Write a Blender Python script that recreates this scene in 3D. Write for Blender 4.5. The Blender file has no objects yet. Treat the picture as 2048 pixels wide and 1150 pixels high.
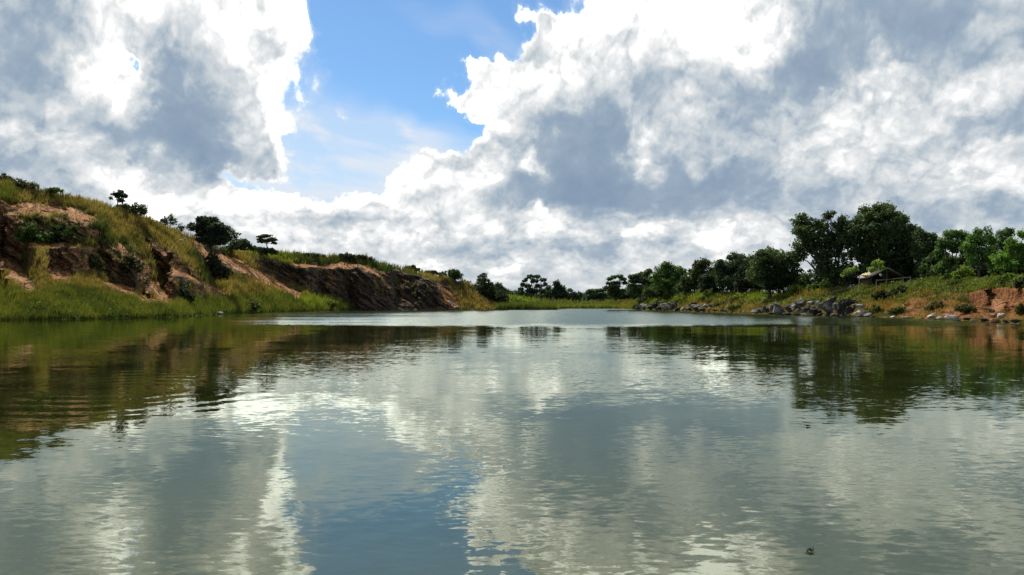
import bpy, math, random
import numpy as np
from mathutils import Vector
sc = bpy.context.scene
R = math.radians
rng = np.random.default_rng(7)
random.seed(7)

# ------------------------------------------------------------------ camera
F = 1607.0      # focal length in photo pixels (photo 2048 wide)
HY = 608.0      # horizon row
CH = 1.7        # eye height over the water
cam = bpy.data.cameras.new('camera'); cam_o = bpy.data.objects.new('camera', cam)
sc.collection.objects.link(cam_o); sc.camera = cam_o
cam.sensor_width = 36; cam.lens = 36 * F / 2048
cam.shift_y = (HY - 575) / 2048
cam_o.location = (0, 0, CH); cam_o.rotation_euler = (R(90), 0, 0)
cam.clip_start = 0.1; cam.clip_end = 9000
sc.view_settings.view_transform = 'Standard'; sc.view_settings.look = 'None'
sc.view_settings.gamma = 1; sc.view_settings.exposure = 0.0
sc.render.resolution_x = 1024; sc.render.resolution_y = 575


# ------------------------------------------------------------------ settings

SKYTINT = (.78, 1.04, 1.22)
LEAF_TRANS = .42
WAVE_A, WAVE_B, WAVE_C, RUFFLE = .018, .030, .11, .36
WATER_IOR = 1.82
WATER_BODY1, WATER_BODY2 = (.014, .019, .004), (.030, .037, .009)

SKY_GAPS = [
 (1.3, 825, 60, 300, 250, 0), (1.1, 960, 20, 240, 170, 0), (.8, 1150, -70, 160, 110, 0), (.8, 680, 30, 90, 120, 0), (.9, 905, 255, 80, 70, 0),
 (1.2, 722, 225, 220, 190, 0), (.8, 850, 220, 150, 110, 0), (1.0, 640, 325, 145, 95, -8), (.6, 500, 352, 120, 26, -4),
 (.55, 268, 100, 20, 17, 0), (.8, 700, -260, 500, 200, 0)]
SKY_PUFFS = [(1.0, 705, 222, 36, 46, 0), (.6, 645, 175, 50, 60, -40), (.6, 925, 108, 46, 26, 0), (.4, 818, 118, 40, 26, 0), (1.1, 1095, 60, 95, 80, -20), (1.5, 945, 175, 135, 62, 14), (.9, 1000, 130, 80, 60, 0), (.8, 892, 245, 30, 22, 0)]
SKY_SHADE = [ (-.3, 530, 75, 45, 45, 0), (.35, 395, 110, 30, 90, 15), (-.3, 330, 120, 60, 110, -20), (.45, 300, 250, 50, 50, 0), (.3, 130, 190, 60, 40, 0), (.4, 540, 250, 60, 90, 0), (.35, 30, 240, 80, 30, 0), (-.3, 1220, 80, 80, 40, 0), (.3, 1420, 230, 60, 30, 0), (-.4, 1200, 425, 60, 25, 0), (-.35, 1330, 475, 80, 22, 0), (-.3, 1170, 505, 90, 14, 0), (.35, 1060, 430, 60, 30, 0), (.35, 1250, 470, 50, 25, 30), (.3, 1400, 480, 80, 25, 0), (-.25, 880, 430, 60, 25, 0), (-.3, 700, 445, 70, 18, 0),
 (-.62, 400, 215, 170, 170, 0), (.3, 470, 290, 60, 60, 0), (-.3, 330, 290, 200, 100, 0), (-.22, 60, 130, 220, 200, 0), (-.2, 130, 290, 400, 130, 0), (-.2, 60, 360, 300, 80, 0), (-.3, 60, 30, 130, 110, 0),
 (.4, 230, 70, 120, 200, -60), (.3, 250, 150, 100, 110, 0), (.5, 540, 120, 130, 240, 0), (.35, 460, 10, 260, 80, 0), (.25, 50, 270, 100, 40, 0), (.25, 110, 290, 90, 50, 0), (.3, 590, 380, 360, 70, 0),
 (-.25, 370, 70, 60, 90, 0), (-.2, 540, 70, 60, 50, 0),
 (.8, 980, 170, 240, 150, -20), (.7, 1290, 60, 360, 130, -10), (.55, 1480, 60, 200, 130, 0), (.5, 880, 340, 200, 80, 0), (.3, 700, 380, 250, 70, 0), (.3, 330, 380, 300, 70, 0),
 (-.7, 1140, 290, 200, 150, 0), (-.3, 1050, 260, 90, 90, 0), (.3, 1180, 420, 200, 25, 0), (-.85, 1330, 378, 430, 72, 0), (-.4, 1050, 400, 300, 45, 0), (.9, 1062, 345, 46, 60, 0), (.7, 1300, 290, 66, 80, 20), (-.35, 1220, 300, 60, 100, 0), (-.3, 1430, 330, 200, 50, -12),
 (-.6, 1350, 120, 80, 130, -15), (-.35, 1240, 90, 110, 70, 0), (-.5, 1520, 190, 170, 150, 20), (-.6, 1750, 50, 300, 130, 8), (-.5, 1960, 90, 220, 120, 0), (-.3, 1630, 130, 80, 130, 0),
 (.4, 1700, 190, 420, 60, 14), (.5, 1720, 280, 380, 60, 16), (.25, 1980, 170, 150, 60, 0), (-.35, 1860, 255, 260, 60, 5), (.45, 1990, 340, 110, 90, 0), (-.28, 1750, 370, 460, 60, 5), (.25, 1600, 400, 300, 60, 10), (-.2, 2000, 250, 120, 60, 0),
 (.3, 900, 440, 700, 60, 0), (.3, 650, 480, 300, 50, 0), (.3, 1400, 480, 300, 50, 0), (.25, 1000, 520, 300, 30, 0), (.3, 420, 400, 300, 60, 0), (.3, 1850, 330, 300, 60, 10), (-.25, 1150, 500, 600, 40, 0), (.25, 1250, 440, 300, 50, 12), (-.25, 700, 440, 200, 50, 0), (-.2, 450, 330, 200, 50, 0), (-.35, 1800, 440, 500, 50, 0), (-.3, 1180, 440, 160, 40, 0), (.15, 1050, 540, 900, 40, 0), (-.1, 800, 510, 700, 30, 0)]
SKY_WISP = [(1.0, 700, 310, 330, 120, 0), (.6, 600, 340, 220, 90, 0), (.4, 740, 240, 300, 60, -10), (.3, 960, 80, 200, 60, -20)]

# ------------------------------------------------------------------ node helper
class NT:
    def __init__(s, tree): s.t = tree; s.n = tree.nodes; s.l = tree.links
    def put(s, sock, v):
        if v is None: return
        if hasattr(v, 'is_linked') or hasattr(v, 'links'): s.l.new(v, sock)
        else: sock.default_value = v
    def node(s, kind, **kw):
        nd = s.n.new(kind)
        for k, v in kw.items(): setattr(nd, k, v)
        return nd
    def m(s, op, a, b=None, c=None, clamp=False):
        nd = s.node('ShaderNodeMath', operation=op); nd.use_clamp = clamp
        s.put(nd.inputs[0], a); s.put(nd.inputs[1], b)
        if c is not None: s.put(nd.inputs[2], c)
        return nd.outputs[0]
    def v(s, op, a, b=None, sc_=None):
        nd = s.node('ShaderNodeVectorMath', operation=op)
        s.put(nd.inputs[0], a)
        if b is not None: s.put(nd.inputs[1], b)
        if sc_ is not None: s.put(nd.inputs['Scale'], sc_)
        return nd.outputs['Value'] if op in ('LENGTH', 'DOT_PRODUCT', 'DISTANCE') else nd.outputs[0]
    def noise(s, vec, scale, detail=4, rough=.5, dist=0, col=False, kind='FBM', lac=2.0, norm=True):
        nd = s.node('ShaderNodeTexNoise', noise_dimensions='3D'); nd.noise_type = kind
        if kind == 'FBM': nd.normalize = norm
        s.put(nd.inputs['Vector'], vec); s.put(nd.inputs['Scale'], scale)
        nd.inputs['Detail'].default_value = detail; nd.inputs['Roughness'].default_value = rough
        nd.inputs['Distortion'].default_value = dist; nd.inputs['Lacunarity'].default_value = lac
        return nd.outputs[1 if col else 0]
    def voro(s, vec, scale, feature='F1', detail=0, rough=.5, out=0, smooth=.5, rnd=1):
        nd = s.node('ShaderNodeTexVoronoi', feature=feature)
        s.put(nd.inputs['Vector'], vec); s.put(nd.inputs['Scale'], scale)
        nd.inputs['Detail'].default_value = detail; nd.inputs['Roughness'].default_value = rough
        if feature == 'SMOOTH_F1': nd.inputs['Smoothness'].default_value = smooth
        nd.inputs['Randomness'].default_value = rnd
        return nd.outputs[out]
    def smooth(s, v, a, b, lo=0., hi=1.):
        nd = s.node('ShaderNodeMapRange', interpolation_type='SMOOTHSTEP')
        s.put(nd.inputs[0], v)
        for i, k in enumerate((a, b, lo, hi)): s.put(nd.inputs[i + 1], k)
        return nd.outputs[0]
    def ramp(s, v, stops, mode='LINEAR'):
        nd = s.node('ShaderNodeValToRGB'); cr = nd.color_ramp; cr.interpolation = mode
        while len(cr.elements) < len(stops): cr.elements.new(0.5)
        for e, (p, c) in zip(cr.elements, stops): e.position = p; e.color = (*c, 1)
        s.put(nd.inputs[0], v); return nd.outputs[0]
    def mix(s, f, a, b, mode='MIX'):
        nd = s.node('ShaderNodeMix', data_type='RGBA', blend_type=mode)
        def rgba(v): return (*v, 1) if isinstance(v, tuple) and len(v) == 3 else v
        s.put(nd.inputs[0], f); s.put(nd.inputs[6], rgba(a)); s.put(nd.inputs[7], rgba(b))
        return nd.outputs[2]
    def sep(s, v):
        nd = s.node('ShaderNodeSeparateXYZ'); s.put(nd.inputs[0], v); return nd.outputs
    def comb(s, x, y, z):
        nd = s.node('ShaderNodeCombineXYZ')
        for i, k in enumerate((x, y, z)): s.put(nd.inputs[i], k)
        return nd.outputs[0]


# ------------------------------------------------------------------ numpy noise
def _grad2(seed):
    r = np.random.default_rng(seed); a = r.random((256, 256)).astype(np.float32) * 2 * np.pi
    return np.cos(a), np.sin(a)
_G2 = {}
def perlin2(x, y, seed=0):
    if seed not in _G2: _G2[seed] = _grad2(seed)
    gx, gy = _G2[seed]
    x0 = np.floor(x).astype(np.int32); y0 = np.floor(y).astype(np.int32)
    fx = (x - x0).astype(np.float32); fy = (y - y0).astype(np.float32)
    ux = fx * fx * fx * (fx * (fx * 6 - 15) + 10); uy = fy * fy * fy * (fy * (fy * 6 - 15) + 10)
    def g(i, j, dx, dy):
        a = (x0 + i) & 255; b = (y0 + j) & 255
        return gx[a, b] * dx + gy[a, b] * dy
    n0 = g(0, 0, fx, fy) * (1 - ux) + g(1, 0, fx - 1, fy) * ux
    n1 = g(0, 1, fx, fy - 1) * (1 - ux) + g(1, 1, fx - 1, fy - 1) * ux
    return (n0 * (1 - uy) + n1 * uy) * 1.45
def fbm2(x, y, oct=5, gain=.5, seed=0, bil=False):
    a = 1.; s = 0; t = 0
    for i in range(oct):
        p = perlin2(x + 17.3 * i, y + 9.1 * i, seed + i)
        s = s + a * ((np.abs(p) * 2 - .55) if bil else p); t += a; a *= gain
        x, y = (x * .8 - y * .6) * 2.03, (x * .6 + y * .8) * 2.03
    return s / t * 1.6
_P3 = np.random.default_rng(99).permutation(256).astype(np.int32); _P3 = np.concatenate([_P3, _P3, _P3])
_V3 = (np.random.default_rng(98).random(256) * 2 - 1).astype(np.float32)
def vnoise3(x, y, z):
    xi = np.floor(x).astype(np.int64); yi = np.floor(y).astype(np.int64); zi = np.floor(z).astype(np.int64)
    fx = x - xi; fy = y - yi; fz = z - zi
    fx = fx * fx * (3 - 2 * fx); fy = fy * fy * (3 - 2 * fy); fz = fz * fz * (3 - 2 * fz)
    def h(i, j, k): return _V3[_P3[_P3[_P3[(xi + i) & 255] + ((yi + j) & 255)] + ((zi + k) & 255)]]
    def lx(j, k): return h(0, j, k) * (1 - fx) + h(1, j, k) * fx
    a = lx(0, 0) * (1 - fy) + lx(1, 0) * fy; b = lx(0, 1) * (1 - fy) + lx(1, 1) * fy
    return a * (1 - fz) + b * fz
def fbm3(x, y, z, oct=5, gain=.5, ridge=False):
    a = 1.; s = 0; t = 0
    for i in range(oct):
        v = vnoise3(x + 31.7 * i, y + 11.3 * i, z + 5.9 * i)
        s = s + a * ((1 - 2 * np.abs(v)) if ridge else v); t += a; a *= gain
        x, y, z = x * 2.03, y * 2.03, z * 2.03
    return s / t
def sstep(v, a, b):
    t = np.clip((v - a) / (b - a), 0, 1); return t * t * (3 - 2 * t)

# ------------------------------------------------------------------ clouds: coverage and radiance by direction (azimuth, elevation)
def ramp_np(v, stops):
    xs = [s[0] for s in stops]
    return np.stack([np.interp(v, xs, [s[1][k] for s in stops]) for k in range(3)], -1)
def blob_np(X, Y, lst, a=0., b=.75):
    acc = np.zeros_like(X)
    for (wt, cx, cy, rx, ry, rot) in lst:
        az_ = math.atan((cx - 1024) / F); cX = az_ * F; cY = math.atan((HY - cy) / F * math.cos(az_)) * F
        k = math.cos(az_) ** 1.5; c, s_ = math.cos(R(rot)), math.sin(R(rot))
        dx = (X - cX) / k; dy = (Y - cY)
        u = (dx * c + dy * s_) / rx; v = (-dx * s_ + dy * c) / ry
        m = (np.abs(u) < 1) & (np.abs(v) < 1)
        if m.any():
            acc[m] += wt * sstep(1 - np.sqrt(u[m] ** 2 + v[m] ** 2), a, b)
    return acc
def make_clouds(az, el):
    X = (az * F).astype(np.float32); Y = (el * F).astype(np.float32)
    e = np.maximum(el, 0) * 1.0
    v = (np.log(e + .20) * 3.0).astype(np.float32)      # features flatten towards the horizon
    u = (az * 7.6).astype(np.float32)
    wx = fbm2(u * 1.1, v * 1.1, 3, .5, 10); wy = fbm2(u * 1.1 + 50, v * 1.1, 3, .5, 20)
    rx = fbm2(u * 5, v * 5, 5, .6, 30); ry = fbm2(u * 5 + 9, v * 5 + 31, 5, .6, 40)
    sq = np.clip(.35 + e * 3, 0, 1)
    X0 = X + 55 * wx; Y0 = Y + 40 * wy * sq
    X2 = X0 + 27 * rx; Y2 = Y0 + 24 * ry * sq
    bil = fbm2(u * 2.6 + .15 * wx, v * 2.6 + .15 * wy, 7, .6, 50, True)
    fine = fbm2(u * 8, v * 8, 6, .62, 60)
    gap = blob_np(X2, Y2, SKY_GAPS) - blob_np(X2, Y2, SKY_PUFFS)
    gap = gap + sstep(np.abs(az), 1.0, 2.2) * (.45 + .8 * fbm2(u * .7, v * .7 + 4, 4, .5, 5))
    sh = blob_np(X0 + 22 * rx, Y0 + 22 * ry * sq, SKY_SHADE)
    wl = blob_np(X0, Y0, SKY_WISP) + .2 * sstep(np.abs(az), .8, 1.2)
    cov = -gap + fine * .14 + bil * .14
    cloud = sstep(cov, -.76, -.26) ** 1.4; thick = sstep(cov, -.5, .0)
    big = fbm2(u * 1.6 + 3, v * 1.6, 4, .5, 70)
    def H(du, dv, s=2.0, seed=80):
        return fbm2((u + du) * s + .3 * wx, (v + dv) * s + .3 * wy, 7, .48, seed)
    d = .06
    emb = np.tanh((H(0, 0, 1.5) - H(-.4 * d, d, 1.5)) / d * .75)
    em2 = np.tanh((H(0, 0, 3.6, 120) - H(-.4 * .03, .03, 3.6, 120)) / .03 * .22)
    def puff(s_, seed):                                  # rounded heads with dark creases between
        p = np.abs(perlin2(u * s_ + .5 * wx + .22 * rx, v * s_ + .5 * wy + .22 * ry, seed)); q = np.abs(perlin2(u * s_ * 2.3 + .3 * rx, v * s_ * 2.3 + .3 * ry, seed + 1))
        r_ = np.abs(perlin2(u * s_ * 5.1 + .4 * rx, v * s_ * 5.1 + .4 * ry, seed + 2))
        return np.sqrt(p + .02) + .5 * np.sqrt(q + .02) + .28 * np.sqrt(r_ + .02) - .85
    S0 = .60 + .62 * sh + .16 * big + .34 * (1 - thick)
    amp = np.clip(.50 + .75 * S0, .48, 1.15)
    S = S0 + amp * (.085 * emb + .05 * em2 + .11 * fine + .44 * puff(1.7, 130) + .16 * fbm2(u * 3, v * 3, 6, .55, 140) * 1.15)
    S = np.where(S < .3, .3 * np.exp((S - .3) / .45), S)
    S = np.clip(S, 0, 1.30)
    col = ramp_np(S, [(0.0, (.20, .29, .42)), (.25, (.33, .42, .525)), (.5, (.53, .595, .65)), (.72, (.73, .76, .78)), (.94, (.97, .97, .97)), (1.30, (2.3, 2.3, 2.25))])
    # thin streaks of high cloud inside the opening
    st = fbm2(az * 7 + .3 * wx, (el * 30 + az * 4.5).astype(np.float32), 5, .55, 100)
    wisp = np.clip((.50 + .6 * sstep(st + .1, -.3, .8)) * np.clip(wl, 0, 1) + .45 * sstep(cov, -1.15, -.5) * (.6 + .5 * st), 0, 1)
    # pale air low down
    hz = (1 - sstep(el, -.01, .085))[..., None] * .5
    al = np.clip(cloud + (1 - cloud) * wisp, 0, 1)
    rgb = (col * cloud[..., None] + np.array((.74, .82, .92)) * ((1 - cloud) * wisp)[..., None]) / np.maximum(al, 1e-4)[..., None]
    rgb = rgb * (1 - hz) + np.array((.55, .60, .63)) * hz
    al = np.maximum(al, hz[..., 0])
    return rgb, al

# ------------------------------------------------------------------ sun
SUN_EL, SUN_AZ = R(52), R(-28)          # azimuth from +Y, negative = to the left
sd = Vector((math.sin(SUN_AZ) * math.cos(SUN_EL), math.cos(SUN_AZ) * math.cos(SUN_EL), math.sin(SUN_EL)))
sl = bpy.data.lights.new('sun', 'SUN'); sl.energy = 5.0; sl.angle = R(0.5); sl.color = (1, .94, .84)
so = bpy.data.objects.new('sun', sl); sc.collection.objects.link(so)
so.rotation_euler = sd.to_track_quat('Z', 'Y').to_euler()

# ------------------------------------------------------------------ sky with clouds (world directions)
world = bpy.data.worlds.new('World'); sc.world = world; world.use_nodes = True
w = NT(world.node_tree); w.n.clear()
out = w.node('ShaderNodeOutputWorld'); bg = w.node('ShaderNodeBackground')
SKY = 0.1
bg.inputs[1].default_value = SKY
w.l.new(bg.outputs[0], out.inputs[0])
sky = w.node('ShaderNodeTexSky', sky_type='NISHITA'); sky.sun_disc = False
sky.sun_elevation = SUN_EL; sky.sun_rotation = SUN_AZ
sky.air_density = 1.0; sky.dust_density = 0.3; sky.ozone_density = 2.0
D0 = w.node('ShaderNodeTexCoord').outputs['Generated']
x, y, z = w.sep(D0)
az = w.m('ARCTAN2', x, y); el = w.m('ARCSINE', w.m('MAXIMUM', z, 0.0))
def cloud_image(name, W, H, az0, az1, el1):
    a, e = np.meshgrid(az0 + (np.arange(W) + .5) / W * (az1 - az0), (np.arange(H) + .5) / H * el1)
    rgb, al = make_clouds(a, e)
    im = bpy.data.images.new(name, W, H, alpha=True, float_buffer=True, is_data=True)
    im.alpha_mode = 'CHANNEL_PACKED'
    im.pixels.foreach_set(np.concatenate([rgb, al[..., None]], -1).astype(np.float32).ravel()); im.update(); im.pack()
    t = w.node('ShaderNodeTexImage', interpolation='Linear', extension='EXTEND'); t.image = im
    u = w.m('DIVIDE', w.m('SUBTRACT', az, az0), az1 - az0); v = w.m('DIVIDE', el, el1)
    w.l.new(w.comb(u, v, 0.0), t.inputs[0]); return t
FA, FE = R(48), R(40)
tf = cloud_image('clouds_ahead', 2048, 860, -FA, FA, FE)
tb = cloud_image('clouds_around', 1024, 256, -math.pi, math.pi, R(90))
inside = w.m('MULTIPLY', w.m('LESS_THAN', w.m('ABSOLUTE', az), FA - .002), w.m('LESS_THAN', el, FE - .002))
ccol = w.mix(inside, tb.outputs[0], tf.outputs[0])
cal = w.m('ADD', w.m('MULTIPLY', inside, tf.outputs[1]), w.m('MULTIPLY', w.m('SUBTRACT', 1.0, inside), tb.outputs[1]))
blue = w.mix(1.0, sky.outputs[0], SKYTINT, 'MULTIPLY')
K = 1 / SKY
dim = w.m('MULTIPLY', w.smooth(y, .25, -.25, 1., .44), w.smooth(z, .45, .95, 1., .6))   # cloud radiance turned down behind and overhead, to darken faces towards the viewer
final = w.mix(cal, blue, w.v('SCALE', ccol, sc_=w.m('MULTIPLY', dim, K)))
w.l.new(final, bg.inputs[0])

# ------------------------------------------------------------------ mesh helpers
def mesh_np(name, verts, faces, mat=None, parent=None, loc=None, smooth=False, col=None, attrs=None, nv=None):
    """faces: (N,k) int array with k = 3 or 4"""
    me = bpy.data.meshes.new(name); verts = np.asarray(verts, np.float32); faces = np.asarray(faces, np.int32)
    n, k = faces.shape
    me.vertices.add(len(verts)); me.vertices.foreach_set('co', verts.ravel())
    me.loops.add(n * k); me.loops.foreach_set('vertex_index', faces.ravel())
    me.polygons.add(n); me.polygons.foreach_set('loop_start', np.arange(0, n * k, k, dtype=np.int32))
    me.polygons.foreach_set('loop_total', np.full(n, k, np.int32))
    if smooth: me.polygons.foreach_set('use_smooth', np.ones(n, bool))
    if col is not None:
        a = me.color_attributes.new('Col', 'FLOAT_COLOR', 'POINT')
        c = np.ones((len(verts), 4), np.float32); c[:, :3] = col; a.data.foreach_set('color', c.ravel())
    for an, av in (attrs or {}).items():
        a = me.attributes.new(an, 'FLOAT', 'POINT'); a.data.foreach_set('value', np.asarray(av, np.float32))
    me.update(calc_edges=True)
    if mat: me.materials.append(mat)
    o = bpy.data.objects.new(name, me); sc.collection.objects.link(o)
    if parent is not None: o.parent = parent
    if loc is not None: o.location = loc
    return o
def tag(o, label=None, cat=None, group=None, kind=None):
    if label: o['label'] = label
    if cat: o['category'] = cat
    if group: o['group'] = group
    if kind: o['kind'] = kind
    return o
def empty(name, loc, label, cat, group=None):
    o = bpy.data.objects.new(name, None); sc.collection.objects.link(o); o.location = loc
    o.empty_display_size = .5
    return tag(o, label, cat, group)
def W(px, py, D): return np.array(((px - 1024) / F * D, D, CH + (HY - py) / F * D))
class Geo:
    def __init__(s): s.v = []; s.f = []; s.n = 0
    def add(s, v, f):
        v = np.asarray(v, float); s.v.append(v); s.f += [tuple(int(i) + s.n for i in q) for q in f]; s.n += len(v)
    def box(s, c, size, rot=None):
        h = np.array(size) / 2
        v = np.array([(a, b, d) for a in (-1, 1) for b in (-1, 1) for d in (-1, 1)]) * h
        if rot is not None: v = v @ np.array(rot).T
        s.add(v + np.array(c), [(0, 1, 3, 2), (4, 6, 7, 5), (0, 4, 5, 1), (2, 3, 7, 6), (0, 2, 6, 4), (1, 5, 7, 3)])
    def tube(s, pts, rad, k=6):
        pts = np.asarray(pts, float); rad = np.broadcast_to(rad, (len(pts),)); vs = []
        for i, p in enumerate(pts):
            d = pts[min(i + 1, len(pts) - 1)] - pts[max(i - 1, 0)]; d = d / (np.linalg.norm(d) + 1e-9)
            a = np.cross(d, (.13, .97, .2)); a /= np.linalg.norm(a) + 1e-9; b = np.cross(d, a)
            for j in range(k):
                t = 2 * math.pi * j / k; vs.append(p + rad[i] * (math.cos(t) * a + math.sin(t) * b))
        f = [(i * k + j, i * k + (j + 1) % k, (i + 1) * k + (j + 1) % k, (i + 1) * k + j) for i in range(len(pts) - 1) for j in range(k)]
        s.add(vs, f)
    def build(s, name, mat, parent=None, loc=None, smooth=False):
        return mesh_np(name, np.concatenate(s.v), np.array(s.f), mat, parent, loc, smooth)

# ------------------------------------------------------------------ materials
def new_mat(name):
    m = bpy.data.materials.new(name); m.use_nodes = True; t = NT(m.node_tree); t.n.clear()
    o = t.node('ShaderNodeOutputMaterial'); return m, t, o
def leaf_mat(name, trans=.35, rough=.6, spec=.25, attr=True, base=(.05, .08, .02)):
    m, t, o = new_mat(name)
    if attr: a = t.node('ShaderNodeAttribute', attribute_name='Col'); c = a.outputs[0]
    else: c = base
    pr = t.node('ShaderNodeBsdfPrincipled'); t.put(pr.inputs['Base Color'], c if attr else (*base, 1))
    pr.inputs['Roughness'].default_value = rough; pr.inputs['Specular IOR Level'].default_value = spec
    tr = t.node('ShaderNodeBsdfTranslucent')
    tc = t.mix(1.0, c if attr else (*base, 1), (1.15, 1.2, .55), 'MULTIPLY'); t.put(tr.inputs[0], tc)
    mx = t.node('ShaderNodeMixShader'); mx.inputs[0].default_value = trans
    t.l.new(pr.outputs[0], mx.inputs[1]); t.l.new(tr.outputs[0], mx.inputs[2]); t.l.new(mx.outputs[0], o.inputs[0])
    return m
def rock_mat(name, stops, scale=1.0, rough=.85, bump=.5):
    m, t, o = new_mat(name)
    co = t.node('ShaderNodeTexCoord').outputs['Object']
    oi = t.node('ShaderNodeObjectInfo').outputs['Random']
    co = t.v('ADD', co, t.comb(t.m('MULTIPLY', oi, 50.0), 0.0, 0.0))
    n = t.noise(co, 1.3 * scale, 7, .62); n2 = t.noise(co, 6 * scale, 6, .65)
    v = t.m('ADD', t.m('MULTIPLY', n, .65), t.m('MULTIPLY', n2, .35))
    v = t.m('ADD', v, t.m('MULTIPLY', t.m('SUBTRACT', oi, .45), .26))
    c = t.ramp(v, stops)
    pr = t.node('ShaderNodeBsdfPrincipled'); t.put(pr.inputs['Base Color'], c); pr.inputs['Roughness'].default_value = rough
    pr.inputs['Specular IOR Level'].default_value = .3
    b = t.node('ShaderNodeBump'); b.inputs['Strength'].default_value = bump; b.inputs['Distance'].default_value = .25 / scale
    t.put(b.inputs['Height'], t.noise(co, 4 * scale, 8, .65)); t.l.new(b.outputs[0], pr.inputs['Normal'])
    t.l.new(pr.outputs[0], o.inputs[0]); return m
M = {}
M['leaf'] = leaf_mat('foliage', LEAF_TRANS); M['grass'] = leaf_mat('grass_blades', .45, .55, .3)
M['rock'] = rock_mat('grey_rock', [(.36, (.012, .011, .011)), (.46, (.036, .034, .032)), (.55, (.09, .086, .082)), (.64, (.30, .29, .27))], 1.0, .8, 1.0)
M['palerock'] = rock_mat('pale_rock', [(.3, (.12, .10, .08)), (.48, (.38, .33, .27)), (.65, (.62, .56, .48))])
M['orangerock'] = rock_mat('orange_rock', [(.3, (.16, .07, .035)), (.48, (.45, .20, .10)), (.65, (.65, .40, .26))])
M['bark'] = rock_mat('bark', [(.3, (.03, .024, .02)), (.5, (.07, .058, .048)), (.7, (.14, .12, .10))], 2.0)
M['palebark'] = rock_mat('pale_bark', [(.3, (.22, .20, .17)), (.5, (.38, .36, .32)), (.7, (.5, .48, .44))], 2.0)

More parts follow.
